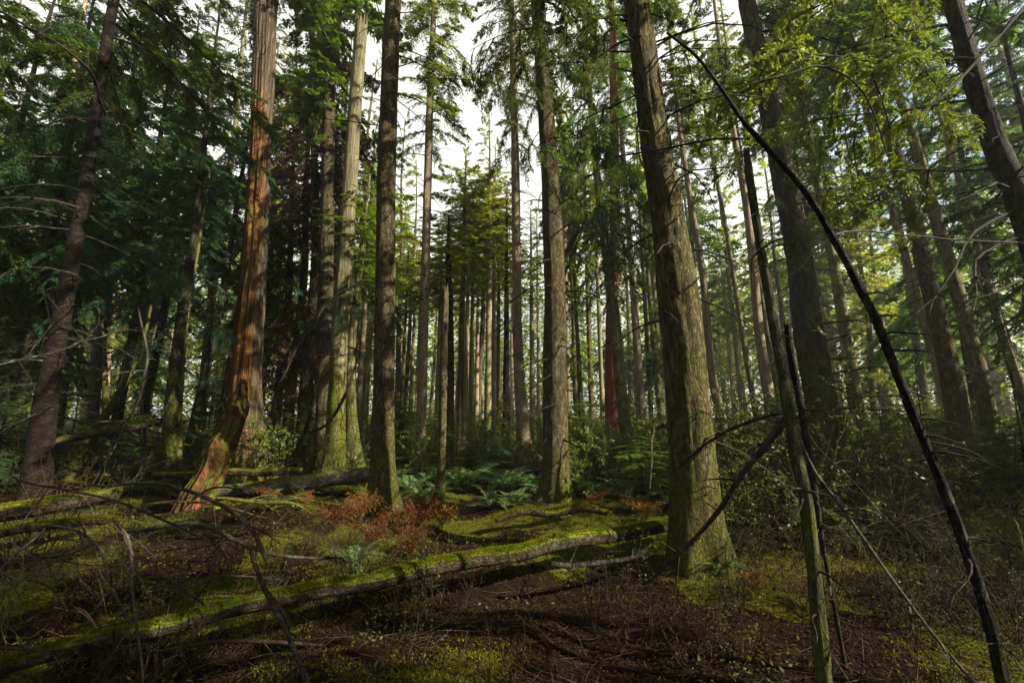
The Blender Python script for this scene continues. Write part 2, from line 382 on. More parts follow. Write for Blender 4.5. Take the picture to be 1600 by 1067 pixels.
def bough(L, nb, sub, ll, lw, nl, rise, droop, r, curl=.5, ang=55, flat=.35):
    """a flat spray of branchlets set with leaf-shaped faces, along +x"""
    t = np.sort(r.uniform(.1, 1, nb)) ; side = np.where(r.random(nb) < .5, 1., -1.)
    ax = lambda t: np.stack([L * t, .05 * L * np.sin(3 * t), L * (rise * t - droop * t * t)], -1)
    dz = L * (rise - 2 * droop * t) ; tx = np.stack([np.full(nb, L), .0 * t, dz], -1); tx /= np.linalg.norm(tx, axis=1, keepdims=True)
    a = np.radians(ang + r.normal(0, 11, nb)) * side
    bd = np.stack([np.cos(a) * tx[:, 0], np.sin(a), np.cos(a) * tx[:, 2] + r.normal(0, .10, nb)], -1); bd /= np.linalg.norm(bd, axis=1, keepdims=True)
    sl = sub * (1.02 - .82 * t) * r.uniform(.55, 1.15, nb) * np.minimum(1, t / .18)
    p0 = ax(t)
    u = (np.arange(nl)[None] + r.random((nb, nl))) / nl
    P = p0[:, None] + bd[:, None] * (sl[:, None] * u)[..., None]
    P[..., 2] -= curl * (sl[:, None] * u) ** 2
    lside = np.where(r.random((nb, nl)) < .5, 1., -1.)
    la = np.radians(50 + r.normal(0, 12, (nb, nl))) * lside * np.where(u > .92, .15, 1)
    up = np.array([0, 0, 1.]); perp = np.cross(up[None], bd)
    perp /= np.linalg.norm(perp, axis=1, keepdims=True) + 1e-9
    D = np.cos(la)[..., None] * bd[:, None] + np.sin(la)[..., None] * perp[:, None]
    D[..., 2] += r.normal(-.12, .18, (nb, nl)) - 1.2 * curl * sl[:, None] * u
    D /= np.linalg.norm(D, axis=-1, keepdims=True)
    nn = up + r.normal(0, flat, (nb, nl, 3)); nn /= np.linalg.norm(nn, axis=-1, keepdims=True)
    sz = r.uniform(.6, 1.25, (nb, nl)) * (1 - .45 * u)
    Q = diamonds(P, D, nn, ll * sz, lw * sz).reshape(-1, 4, 3)
    # wood: main axis as 3-sided tube, branchlets as slim blades
    tt = np.linspace(0, 1, 7); A = ax(tt); mb = MB(); tube(mb, A, .012 * L * (1 - .85 * tt) + .002, 3, cap=False)
    WV = mb.V[0]; WF = mb.F[0]
    tip = p0 + bd * sl[:, None] * .95; tip[:, 2] -= curl * (sl * .95) ** 2
    mid = (p0 + tip) / 2; mid[:, 2] += curl * sl ** 2 * .2
    w = np.array([0, 0, 1.]) * .0035 * L * .6
    T = np.stack([p0 - w, p0 + w, mid + w * .6, mid - w * .6, ], 1); T2 = np.stack([mid - w * .6, mid + w * .6, tip, tip - w * .2], 1)
    return Q, (WV, WF), np.concatenate([T, T2]).reshape(-1, 4, 3)

def rot_z(a): c, s = math.cos(a), math.sin(a); return np.array([[c, -s, 0], [s, c, 0], [0, 0, 1]])
def rot_y(a): c, s = math.cos(a), math.sin(a); return np.array([[c, 0, s], [0, 1, 0], [-s, 0, c]])
def rot_x(a): c, s = math.cos(a), math.sin(a); return np.array([[1, 0, 0], [0, c, -s], [0, s, c]])

def add_quads(mb, Q, m=0):
    n = len(Q); mb.add(Q.reshape(-1, 3), np.arange(n * 4).reshape(n, 4), m)

def add_bough(mb, b, Mx, sc, pos):
    Q, (WV, WF), T = b
    f = lambda A: (A @ Mx.T) * sc + pos
    add_quads(mb, f(Q), 0); mb.add(f(WV), WF, 1); add_quads(mb, f(T), 1)

def make_crown(name, leaf, wood, L, Rm, nb, kinds, seed, shape='cone', pitch=(.15, -.35), gap=.0, bare=.15):
    r = np.random.default_rng(seed); mb = MB()
    az = 0
    for k in range(nb):
        f = (k + r.random()) / nb            # 0 base .. 1 top
        z = L * f
        if shape == 'cone': rad = Rm * (1 - f) ** .6 * (.35 + .65 * min(1, f / .18 + .25)) * (1 + .35 * math.sin(f * 11 + seed))
        else: rad = Rm * (.55 + .45 * math.sin(math.pi * min(1, f * 1.15))) * (1 - f ** 4)
        rad = max(rad, .22 * Rm) * r.uniform(.45, 1.3)
        az += 2.39996 + r.normal(0, .35)
        if gap and vn(math.cos(az) * 1.3, math.sin(az) * 1.3, z * .35, seed) < gap - 1: continue
        b = kinds[r.integers(len(kinds))]
        p = pitch[1] + (pitch[0] - pitch[1]) * f + r.normal(0, .12)
        if f > .9: p += .6
        Mx = rot_z(az) @ rot_y(-p) @ rot_x(r.normal(0, .25))
        add_bough(mb, b, Mx, rad / 2.0, np.array([0, 0, z]))
    # dead bare limbs below the crown
    for k in range(int(nb * bare)):
        z = -L * r.uniform(0, .55); az = r.uniform(0, 6.28); l = r.uniform(.4, 1.6) * Rm / 2.4
        n = 5; t = np.linspace(0, 1, n); d = np.array([math.cos(az), math.sin(az), 0]); s = np.array([-d[1], d[0], 0])
        P = d * (l * t)[:, None] + s * (l * .15 * np.sin(t * 3 + k))[:, None]; P[:, 2] = z + l * (r.uniform(-.1, .2) * t - .35 * t * t)
        tube(mb, P, .014 * (1 - .8 * t) + .002, 3, 1, cap=False)
    return mb.mesh(name, [leaf, wood], smooth=False)

rb = np.random.default_rng(3)
B_far = [bough(2.0, 30, .80, .25, .095, 11, .10, .22, rb, .4) for _ in range(3)]
B_mid = [bough(2.0, 50, .78, .125, .044, 18, .08, .30, rb, .5) for _ in range(4)]
B_hang = [bough(2.0, 50, .66, .12, .042, 18, .02, .55, rb, .9) for _ in range(4)]
B_fine = [bough(2.0, 70, .60, .062, .021, 22, .05, .32, rb, .55) for _ in range(3)]

CROWN = {}   # name -> (mesh, length, radius)
for i in range(3):
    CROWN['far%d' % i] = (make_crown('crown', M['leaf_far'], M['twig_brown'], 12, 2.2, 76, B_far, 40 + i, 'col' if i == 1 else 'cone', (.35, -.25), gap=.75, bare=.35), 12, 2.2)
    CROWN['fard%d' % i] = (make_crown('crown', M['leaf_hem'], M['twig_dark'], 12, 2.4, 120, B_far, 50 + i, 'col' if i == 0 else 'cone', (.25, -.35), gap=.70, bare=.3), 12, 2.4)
    CROWN['mid%d' % i] = (make_crown('crown', M['leaf_hem'], M['twig_dark'], 10, 2.6, 115, B_mid + B_hang, 60 + i, 'cone', (.25, -.30), gap=.72, bare=.25), 10, 2.6)
    CROWN['blue%d' % i] = (make_crown('crown', M['leaf_blue'], M['twig_dark'], 10, 2.6, 115, B_mid + B_hang, 70 + i, 'col', (.2, -.25), gap=.74, bare=.3), 10, 2.6)
    CROWN['yel%d' % i] = (make_crown('crown', M['leaf_fir'], M['twig_brown'], 10, 2.4, 90, B_mid, 80 + i, 'col', (.25, -.25), gap=.72, bare=.5), 10, 2.4)
CROWN['dead'] = (make_crown('crown', M['leaf_brown'], M['twig_brown'], 12, 2.6, 170, B_hang + B_mid, 91, 'col', (.1, -.35), gap=.86, bare=.4), 12, 2.6)

def bough_mesh(kind, leaf, wood):
    mb = MB(); add_bough(mb, kind, np.eye(3), 1.0, np.zeros(3)); return mb.mesh('bough', [leaf, wood], smooth=False)
B_hang2 = [bough(.9, 44, .40, .050, .019, 17, .02, .62, rb, .9, flat=.7) for _ in range(4)]
B_leafy = [bough(.9, 34, .38, .062, .030, 13, .02, .62, rb, .9, flat=.8) for _ in range(4)]
def full_bough(kinds, leaf, wood, seed, n=11):
    """a limb 2 m long with hanging side sprays"""
    r = np.random.default_rng(seed); mb = MB(); u = np.linspace(0, 1, 12)
    P = np.stack([2 * u, .16 * np.sin(u * 4 + seed) * u, .10 * u - .34 * u * u + .03 * np.sin(u * 9 + seed)], 1)
    tube(mb, P, .014 * (1 - .85 * u) + .001, 5, 1, .3, seed, cap=False)
    for k in range(n):
        w = .22 + .78 * (k + r.random()) / n; p = np.array([np.interp(w, u, P[:, j]) for j in range(3)])
        az = (1 if k % 2 else -1) * R(r.uniform(25, 80)) * (1 - .4 * w); pitch = R(r.uniform(-75, 5))
        Mx = rot_z(az) @ rot_y(-pitch) @ rot_x(r.normal(0, .5))
        add_bough(mb, kinds[r.integers(len(kinds))], Mx, r.uniform(.55, 1.15) * (1.1 - .4 * w), p)
    return mb.mesh('bough', [leaf, wood], smooth=False)
BOUGH = {c: [full_bough(B_leafy if c == 'yel' else B_hang2, M[lf], M['twig_dark'], 500 + 10 * j + i) for i in range(4)] for j, (c, lf) in enumerate((('hem', 'leaf_hem'), ('yel', 'leaf_yel'), ('blue', 'leaf_blue'), ('fir', 'leaf_fir')))}

# ------------------------------------------------------------------ trees
TRUNKS = []
class Tree: pass

def make_tree(name, path, bark, label, cat='tree', group=None, Y=None, H=24.0, sides=20, rough=.14, flare=.45, lobes=5,
              broken=False, attr=None, attr_name=None, ridge=0.0, fl_h=.45, step=.25, rf=1.0):
    """path: (px, py, width px) from the foot up, in the tree's own vertical plane at depth Y."""
    if Y is None:
        g = ground(path[0][0], path[0][1]); Y = g[1]
    P = [at(x, y, Y) for x, y, w in path]; r = [w * .5 * mpp(x, y, Y) for x, y, w in path]
    # run the foot down into the ground
    d = P[0] - P[1]; d = d / abs(d[2])
    zg = tz(P[0][0], P[0][1])
    if P[0][2] > zg:
        q = P[0] + d * (P[0][2] - zg); P.insert(0, q); r.insert(0, r[0] * 1.06)
    root = np.array([P[0][0], P[0][1], tz(P[0][0], P[0][1])])
    P.insert(0, P[0] + d * .3); r.insert(0, r[0] * 1.05)
    if not broken and P[-1][2] < H:
        up = P[-1] - P[-2]; up = up / up[2]; up[:2] *= .5
        dz = H - P[-1][2]
        P.append(P[-1] + up * dz * .5); r.append(r[-1] * .62)
        P.append(P[-1] + up * dz * .5); r.append(.03)
    P = np.array(P) - root
    # a wandering depth so trunks are not planar
    sd = (hash_i(name, path[0][0]) % 97)
    z = P[:, 2]; P[:, 1] += .0 + .010 * np.maximum(z, 0) * math.sin(sd)
    Q, q = resample(P, r, step)
    mb = MB(); tube(mb, Q, q, sides, 0, rough, sd, flare, lobes, True, attr, broken, fl_h, ridge, rf)
    t = Tree(); t.root = empty(name, root, label, cat, group)
    t.trunk = link('trunk', mb.mesh('trunk', [bark], attr=attr_name), t.root)
    t.Q = Q; t.q = q; t.Y = Y; t.r0 = root
    TRUNKS.append((root[0], root[1], max(r[:3])))
    return t

def hash_i(*a):
    h = 7
    for c in ''.join(str(x) for x in a): h = (h * 131 + ord(c)) & 0xFFFFFF
    return h

def trunk_at(t, z):
    return np.array([np.interp(z, t.Q[:, 2], t.Q[:, k]) for k in range(3)]), float(np.interp(z, t.Q[:, 2], t.q))

def crown(t, kind, z0, L, Rm, rz=None, name='crown', lean=True):
    me, l0, r0 = CROWN[kind]
    o = link(name, me, t.root)
    p, _ = trunk_at(t, z0); p2, _ = trunk_at(t, z0 + L)
    d = (p2 - p); d[2] = max(d[2], .5 * L)
    o.location = p
    q = Vector(d).to_track_quat('Z', 'Y') if lean else Vector((0, 0, 1)).to_track_quat('Z', 'Y')
    a = rng.uniform(0, 6.28) if rz is None else rz
    o.rotation_euler = (q.to_matrix() @ Matrix.Rotation(a, 3, 'Z')).to_euler()
    o.scale = (Rm / r0, Rm / r0, L / l0)
    return o

def add_boughs(t, col, specs, sc=1.0):
    """specs: (height, azimuth deg, length, pitch deg): leafy boughs leaving the trunk"""
    for z, az, L, p in specs:
        o = link('bough', BOUGH[col][rng.integers(4)], t.root)
        q, r = trunk_at(t, z); a = R(az)
        o.location = q + np.array([math.cos(a), math.sin(a), 0]) * r * .7
        o.rotation_euler = (rng.normal(0, .4), -R(p), a); o.scale = (L / 2,) * 3

def dead_branch(t, z, az, L, p=10, r0=.016, mat='twig_dark', curl=.3):
    q, r = trunk_at(t, z); a = R(az); n = 7; u = np.linspace(0, 1, n)
    d = np.array([math.cos(a), math.sin(a), 0]); s = np.array([-d[1], d[0], 0])
    k = rng.uniform(0, 6)
    P = q + d * (r * .8 + L * u)[:, None] + s * (L * .10 * (np.sin(u * 4 + k) - math.sin(k)))[:, None]
    P[:, 2] += L * (math.tan(R(p)) * u - curl * u * u) + L * .03 * np.sin(u * 9 + k) * u
    mb = MB(); tube(mb, P, r0 * (1 - .8 * u), 5, rough=.45, seed=int(k * 9))
    # a few side twigs
    for j in range(max(0, int(L * 3.2))):
        i = rng.integers(2, n - 1); b = P[i]; l = L * rng.uniform(.12, .34)
        dd = d * rng.uniform(.3, 1) + s * rng.choice([-1, 1]) * rng.uniform(.4, 1) + np.array([0, 0, rng.uniform(-.7, .2)])
        dd /= np.linalg.norm(dd); w = np.linspace(0, 1, 4)[:, None]
        T = b + dd * l * w + np.array([0, 0, -.25 * l]) * w * w
        tube(mb, T, r0 * .35 * (1 - .7 * w[:, 0]), 3, cap=False)
    return link('dead_branch', mb.mesh('dead_branch', [M[mat]]), t.root)

def stubs(t, z0, z1, n, L=(.1, .35), mat='twig_dark', r0=.014, p=-5):
    r0 = .008 if t.Y < 4 else r0
    for k in range(n):
        dead_branch(t, rng.uniform(z0, z1), rng.uniform(180, 360), rng.uniform(*L), p + rng.normal(0, 12), r0)

T = {}
# -- the ridged trunk right of centre
T['main'] = make_tree('fir_tree', [(1098, 892, 92), (1086, 780, 78), (1074, 620, 68), (1058, 450, 64), (1038, 320, 52), (1024, 230, 46), (1004, 90, 40), (992, 0, 37)],
    M['bark_main'], 'thickest near conifer right of centre, ridged olive bark, long mossy log ending at its foot', sides=72, ridge=.016, flare=.62, lobes=5, H=20, step=.05)
T['mid'] = make_tree('fir_tree', [(869, 782, 50), (868, 740, 42), (867, 600, 37), (866, 450, 33), (860, 300, 28), (847, 100, 24), (839, 0, 22)],
    M['bark_brown'], 'straight brown conifer just right of the central sky gap, its foot behind the mossy hummock', sides=48, ridge=.011, flare=.6, lobes=4, H=24, fl_h=.35, step=.07)
T['ferny'] = make_tree('fir_tree', [(597, 808, 46), (598, 760, 40), (599, 700, 36), (602, 500, 31), (606, 250, 28), (613, 60, 26), (617, 0, 25)],
    M['bark_rufous'], 'dark straight conifer left of centre with a mossy flared foot above rust bracken', sides=48, ridge=.012, flare=.75, lobes=4, H=22, step=.07, fl_h=.35)

def strip_attr(V, th, s):
    z = V[:, 2]
    wob = .35 * fbm(z * .6, 0 * z, 0, 3, 77) + .15 * vn(th * 3, z * .8, 0, 78)
    a = (th + math.pi) % (2 * math.pi) - math.pi
    v = np.clip((1.12 - np.abs(a + .12 + wob)) / .18, 0, 1) * np.clip((z - .4) / 1.2, 0, 1) * np.clip((11.5 - z) / 1.5, 0, 1)
    return v
T['cedar'] = make_tree('cedar_tree', [(386, 742, 74), (385, 690, 66), (381, 610, 58), (388, 520, 49), (394, 450, 43), (404, 300, 36), (411, 130, 34), (414, 40, 33), (417, 0, 32)],
    M['bark_strip'], 'tall cedar with bark torn off to bare orange wood, broken slab leaning at its foot', sides=96, Y=11.0, ridge=.075, rf=.12, flare=.5, lobes=4, H=26, attr=strip_attr, attr_name='strip', step=.12)
T['snag'] = make_tree('snag_tree', [(524, 728, 36), (525, 660, 30), (531, 540, 27), (541, 400, 25), (553, 220, 22), (566, 50, 19)],
    M['bark_snag'], 'pale barkless snag standing left of the dark straight conifer, its top broken off', cat='dead tree', Y=12.0, sides=36, ridge=.015, flare=.5, broken=True, step=.12)
T['stump_brown'] = make_tree('cedar_tree', [(506, 728, 34), (507, 620, 28), (508, 500, 26), (512, 300, 22), (518, 0, 18)],
    M['bark_brown'], 'brown trunk close against the left side of the pale snag', Y=13.5, sides=24, H=24)
T['rooted'] = make_tree('maple_tree', [(553, 722, 30), (549, 650, 18), (548, 560, 14), (556, 470, 11), (565, 400, 8)],
    M['bark_green'], 'slim moss-coated stem with spreading roots between the pale snag and the dark straight conifer', Y=12.2, sides=24, flare=1.3, lobes=3, H=9, fl_h=.5)
T['ringed'] = make_tree('young_tree', [(58, 735, 50), (72, 620, 42), (88, 540, 35), (105, 450, 29), (131, 300, 24), (155, 150, 20), (171, 40, 18), (178, 0, 17)],
    M['bark_ringed'], 'leaning dark reddish trunk with ringed branch scars near the left edge', Y=7.5, sides=32, flare=.3, H=17)
T['far_left'] = make_tree('young_tree', [(14, 690, 24), (36, 600, 20), (56, 500, 17), (85, 370, 13), (115, 210, 9), (140, 60, 6)],
    M['bark_dark'], 'dark leaning trunk at the extreme left edge behind the reddish ringed trunk', Y=10, sides=16, H=15)
T['hem_left'] = make_tree('hemlock_tree', [(264, 718, 27), (268, 640, 23), (285, 500, 19), (308, 350, 13), (325, 200, 8), (337, 100, 6)],
    M['bark_dark'], 'slim dark hemlock between the ringed trunk and orange cedar, green sprays at its top', Y=10, sides=20, H=13)
T['ivy_stem'] = make_tree('young_tree', [(278, 715, 14), (282, 620, 11), (292, 500, 9), (310, 400, 6)],
    M['twig_moss'], 'thin mossy stem close against the slim dark hemlock on the left', Y=10.2, sides=12, H=8)
T['moss_stem'] = make_tree('young_tree', [(165, 665, 14), (164, 600, 11), (160, 530, 9), (150, 470, 7), (140, 430, 4)],
    M['twig_moss'], 'yellow-green mossy stem standing just right of the reddish ringed trunk', Y=12, sides=12, H=5)
T['moss_lean'] = make_tree('young_tree', [(150, 672, 20), (180, 622, 13), (205, 575, 9), (222, 530, 7), (236, 470, 5)],
    M['twig_moss'], 'slanting mossy sapling leaning right above the propped log on the left', Y=11, sides=12, H=4)
# -- centre
T['knotty'] = make_tree('fir_tree', [(655, 722, 22), (657, 690, 17), (659, 600, 16), (662, 500, 15), (667, 300, 13), (671, 150, 11), (677, 0, 8)],
    M['bark_pale'], 'slender pale conifer with many short knots just right of the dark straight conifer', Y=13, sides=24, H=21)
T['broken_thin'] = make_tree('young_tree', [(687, 778, 16), (689, 740, 13), (692, 640, 13), (694, 540, 12), (697, 458, 9)],
    M['bark_brown'], 'thin snapped young trunk standing among sword ferns left of centre', Y=8.6, sides=20, broken=True, flare=.15)
T['broken_twin'] = make_tree('young_tree', [(703, 700, 12), (704, 600, 12), (703, 500, 11), (701, 420, 10)],
    M['bark_dark'], 'thin dark trunk directly behind the snapped young trunk among sword ferns', Y=14, sides=14, H=8.5)
T['gap'] = make_tree('fir_tree', [(821, 708, 26), (817, 660, 20), (812, 600, 17), (808, 500, 15), (806, 300, 13), (802, 100, 11), (799, 0, 9)],
    M['bark_pale'], 'tall pale trunk in the bright sky gap, just left of the straight brown conifer', Y=14, sides=24, H=24)
T['lean_moss'] = make_tree('hemlock_tree', [(986, 722, 24), (979, 680, 20), (970, 600, 18), (961, 500, 17), (948, 400, 14), (938, 320, 12), (925, 180, 10), (915, 60, 8)],
    M['bark_green'], 'mossy green-barked trunk leaning left in front of the red cedar trunk', Y=12, sides=24, H=20)
T['red'] = make_tree('cedar_tree', [(962, 700, 30), (958, 640, 25), (956, 560, 22), (957, 450, 18), (960, 340, 16), (958, 150, 13)],
    M['bark_red'], 'bright red-barked cedar trunk right of the straight brown conifer', Y=16, sides=28, ridge=.02, H=24)
T['thin_pale'] = make_tree('fir_tree', [(1002, 650, 15), (997, 560, 13), (990, 450, 11), (984, 370, 9), (972, 200, 7)],
    M['bark_pale'], 'slim pale trunk between the red cedar and the thick ridged conifer', Y=18, sides=14, H=24)
# -- right
T['ivy'] = make_tree('fir_tree', [(1292, 705, 66), (1282, 620, 54), (1262, 500, 48), (1250, 400, 43), (1231, 300, 38), (1211, 200, 34), (1191, 100, 31), (1170, 0, 27)],
    M['bark_dark'], 'thick dark mossy trunk hung with green sprays, right of the thick ridged conifer', Y=9.5, sides=48, ridge=.02, flare=.3, H=22, step=.1)
T['pole'] = make_tree('sapling_tree', [(1288, 1085, 27), (1284, 1030, 26), (1276, 933, 24), (1261, 783, 23), (1241, 683, 20), (1226, 583, 18), (1211, 500, 17), (1186, 350, 14), (1170, 238, 11)],
    M['bark_pole'], 'near snapped mossy pole rising from the bottom edge right of centre', Y=2.75, sides=24, broken=True, flare=.1, step=.06, rough=.30)
T['pole_dark'] = make_tree('sapling_tree', [(1296, 905, 7), (1284, 840, 9), (1270, 740, 11), (1262, 690, 13), (1250, 620, 13), (1238, 560, 13), (1233, 516, 11)],
    M['bark_bent'], 'short black broken sapling just right of the near snapped mossy pole', Y=3.1, sides=16, broken=True, flare=.1, step=.06, rough=.30)
T['bent'] = make_tree('sapling_tree', [(1572, 1085, 27), (1555, 1010, 25), (1526, 908, 23), (1481, 783, 20), (1426, 648, 17), (1366, 500, 15), (1301, 375, 12), (1251, 295, 10), (1166, 200, 8), (1126, 142, 6), (1085, 90, 5), (1040, 55, 3)],
    M['bark_bent'], 'near black arched sapling bending left from the bottom right corner', Y=2.7, sides=24, flare=.15, H=3, step=.06, rough=.30)
T['right_brown'] = make_tree('fir_tree', [(1506, 725, 46), (1492, 620, 38), (1472, 530, 33), (1441, 400, 29), (1411, 280, 25), (1375, 180, 22), (1336, 90, 19), (1301, 0, 16)],
    M['bark_brown'], 'tall brown trunk on the right with a torn orange scar, behind the arched sapling', Y=10.5, sides=32, H=23)
T['right_tan'] = make_tree('fir_tree', [(1548, 690, 38), (1537, 610, 31), (1516, 525, 27), (1481, 400, 24), (1446, 275, 20), (1416, 175, 15), (1391, 105, 12), (1356, 0, 10)],
    M['bark_green'], 'tan mossy trunk right of the brown trunk with the torn orange scar', Y=11.5, sides=28, H=23)
T['right_pale'] = make_tree('fir_tree', [(1480, 640, 22), (1463, 560, 19), (1436, 475, 17), (1412, 380, 15), (1391, 300, 13), (1360, 180, 10)],
    M['bark_pale'], 'slim grey trunk just left of the brown trunk with the torn orange scar', Y=15, sides=20, H=23)
T['edge'] = make_tree('fir_tree', [(1700, 690, 58), (1645, 480, 52), (1591, 310, 45), (1556, 225, 41), (1516, 100, 36), (1496, 25, 31)],
    M['bark_dark'], 'thick dark trunk leaving the frame at the right edge, yellow-green boughs hanging beside it', Y=5.2, sides=40, ridge=.015, H=16)
T['teal'] = make_tree('fir_tree', [(1600, 620, 17), (1566, 525, 13), (1541, 440, 11), (1501, 310, 10), (1476, 225, 8), (1440, 110, 6)],
    M['bark_pale'], 'slim grey-green trunk between the tan mossy trunk and the right edge', Y=14, sides=16, H=20)
T['pale_a'] = make_tree('fir_tree', [(1131, 690, 19), (1126, 650, 16), (1111, 583, 14), (1097, 430, 11), (1080, 330, 9), (1060, 200, 7)],
    M['bark_pale'], 'clean pale trunk immediately right of the thick ridged conifer', Y=15, sides=18, H=22)
T['pale_b'] = make_tree('fir_tree', [(1182, 650, 11), (1161, 525, 9), (1138, 375, 7), (1116, 250, 6), (1095, 120, 4)],
    M['bark_green'], 'second slim trunk to the right of the thick ridged conifer, greenish', Y=20, sides=14, H=24)
T['pale_c'] = make_tree('fir_tree', [(1206, 650, 20), (1186, 525, 16), (1168, 350, 12), (1151, 250, 10), (1128, 120, 7)],
    M['bark_pale'], 'grey lichen-flecked trunk just left of the near snapped mossy pole', Y=15.5, sides=18, H=24)
T['pale_d'] = make_tree('fir_tree', [(1218, 640, 13), (1199, 520, 11), (1178, 380, 9), (1155, 220, 7)],
    M['bark_green'], 'greenish trunk partly hidden behind the near snapped mossy pole', Y=19, sides=14, H=24)
T['pale_e'] = make_tree('fir_tree', [(1316, 660, 12), (1310, 630, 10), (1291, 533, 9), (1272, 430, 8), (1240, 260, 6)],
    M['bark_pale'], 'thin pale trunk close along the right side of the thick dark mossy trunk', Y=16, sides=14, H=22)
T['mid_r'] = make_tree('fir_tree', [(1340, 650, 26), (1328, 560, 22), (1316, 480, 20), (1298, 380, 17), (1270, 230, 13)],
    M['bark_green'], 'mossy trunk in shade between the thick dark mossy trunk and the arched sapling', Y=17, sides=18, H=23)

# centre ranks of slender trunks
SL = [(557, 690, 9, 17, 'bark_pale'), (583, 680, 8, 21, 'bark_brown'), (640, 672, 7, 24, 'bark_pale'), (649, 668, 6, 30, 'bark_green'), (682, 672, 8, 22, 'bark_green'),
      (718, 690, 8, 20, 'bark_brown'), (727, 668, 9, 20, 'bark_green'), (735, 680, 9, 21, 'bark_pale'), (744, 670, 7, 26, 'bark_pale'), (752, 660, 6, 30, 'bark_green'),
      (762, 668, 10, 20, 'bark_green'), (769, 675, 9, 24, 'bark_pale'), (777, 664, 6, 32, 'bark_pale'), (791, 668, 11, 20, 'bark_ringed'), (832, 668, 9, 23, 'bark_green'),
      (842, 660, 6, 34, 'bark_pale'), (889, 668, 8, 24, 'bark_pale'), (905, 668, 7, 26, 'bark_dark'), (925, 668, 8, 24, 'bark_brown'), (942, 664, 7, 28, 'bark_green'),
      (1018, 664, 7, 25, 'bark_dark'), (1035, 664, 7, 28, 'bark_brown'), (617, 668, 6, 30, 'bark_pale'), (570, 676, 7, 26, 'bark_green'), (625, 690, 7, 19, 'bark_brown')]
GAPS = [(0, 'left of the pale snag'), (535, 'between the pale snag and the dark straight conifer'), (600, 'between the dark straight conifer and the knotty pale conifer'),
        (658, 'between the knotty pale conifer and the snapped young trunk'), (695, 'left of the central sky gap, beyond the sword ferns'), (808, 'between the tall pale gap trunk and the straight brown conifer'),
        (868, 'between the straight brown conifer and the red cedar'), (958, 'between the red cedar and the thick ridged conifer')]
TONE = {'bark_pale': 'pale', 'bark_green': 'mossy tan', 'bark_brown': 'brown', 'bark_dark': 'dark', 'bark_ringed': 'reddish-black'}
sl_count = {}
SLT = []
for k, (x, y, w, Y, bk) in enumerate(sorted(SL)):
    gap = [g for a, g in GAPS if x >= a][-1]
    key = (gap, bk); sl_count[key] = sl_count.get(key, 0) + 1
    n = sum(1 for q in SL if q[4] == bk and [g for a, g in GAPS if q[0] >= a][-1] == gap)
    lab = ('slender %s trunk %s' % (TONE[bk], gap)) if n == 1 else ('%s slender %s trunk %s' % (['leftmost', 'second', 'third', 'fourth', 'fifth'][sl_count[key] - 1], TONE[bk], gap))
    dx = (800 - x) * .00026
    path = [(x, y, w * 1.25), (x + dx * 60, y - 60, w), (x + dx * 300, y - 300, w * .85), (x + dx * 520, y - 520, w * .62)]
    hmax = 1.6 + Y * math.tan(R(25 if 690 < x < 850 or 610 < x < 690 else 38))
    Hm = min(rng.uniform(18, 26), 1.6 + Y * math.tan(R(rng.uniform(22, 29) if 610 < x < 700 else rng.uniform(26, 35) if x < 860 else 38)))
    Hm = max(Hm, 9)
    path = [q for q in path if at(q[0], q[1], Y)[2] < Hm * .8]
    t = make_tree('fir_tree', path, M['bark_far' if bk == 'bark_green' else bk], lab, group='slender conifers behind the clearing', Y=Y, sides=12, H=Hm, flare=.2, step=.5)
    SLT.append((t, x))

# ------------------------------------------------------------------ crowns of the trees above
def hgt(t): return float(t.Q[-1, 2])
def std_crown(k, kind, frac, Rm, n=None):
    t = T[k]; H = hgt(t); z0 = H * frac; crown(t, kind, z0, (H - z0) * 1.02, Rm)
std_crown('main', 'mid0', .40, 2.6)
std_crown('mid', 'mid1', .36, 2.3)
std_crown('ferny', 'mid2', .52, 2.2)
std_crown('cedar', 'mid0', .55, 2.8)
std_crown('stump_brown', 'fard0', .45, 2.4)
std_crown('ringed', 'mid1', .45, 2.4)
std_crown('far_left', 'blue0', .25, 2.4)
std_crown('hem_left', 'blue1', .34, 1.9)
std_crown('knotty', 'yel0', .50, 1.9)
std_crown('broken_twin', 'yel2', .60, 1.1)
std_crown('gap', 'yel1', .45, 1.9)
std_crown('lean_moss', 'mid2', .28, 2.1)
std_crown('red', 'mid0', .52, 1.9)
std_crown('thin_pale', 'far0', .62, 1.5)
std_crown('ivy', 'mid1', .40, 2.6)
std_crown('right_brown', 'mid2', .48, 2.5)
std_crown('right_tan', 'mid0', .5, 2.2)
std_crown('right_pale', 'yel1', .62, 1.5)
std_crown('edge', 'mid1', .52, 2.1)
std_crown('teal', 'blue2', .4, 1.9)
std_crown('pale_a', 'fard1', .62, 1.5)
std_crown('pale_b', 'far2', .62, 1.5)
std_crown('pale_c', 'fard2', .62, 1.5)
std_crown('pale_d', 'far0', .62, 1.5)
std_crown('pale_e', 'yel2', .62, 1.5)
std_crown('mid_r', 'fard0', .42, 2.2)
std_crown('rooted', 'yel0', .55, 1.4)
for t, x in SLT:
    H = hgt(t); f = rng.uniform(.52, .70); k = rng.choice(['far0', 'far1', 'far2'])
    crown(t, k, H * f, H * (1 - f) * 1.06, rng.uniform(1.3, 1.9))

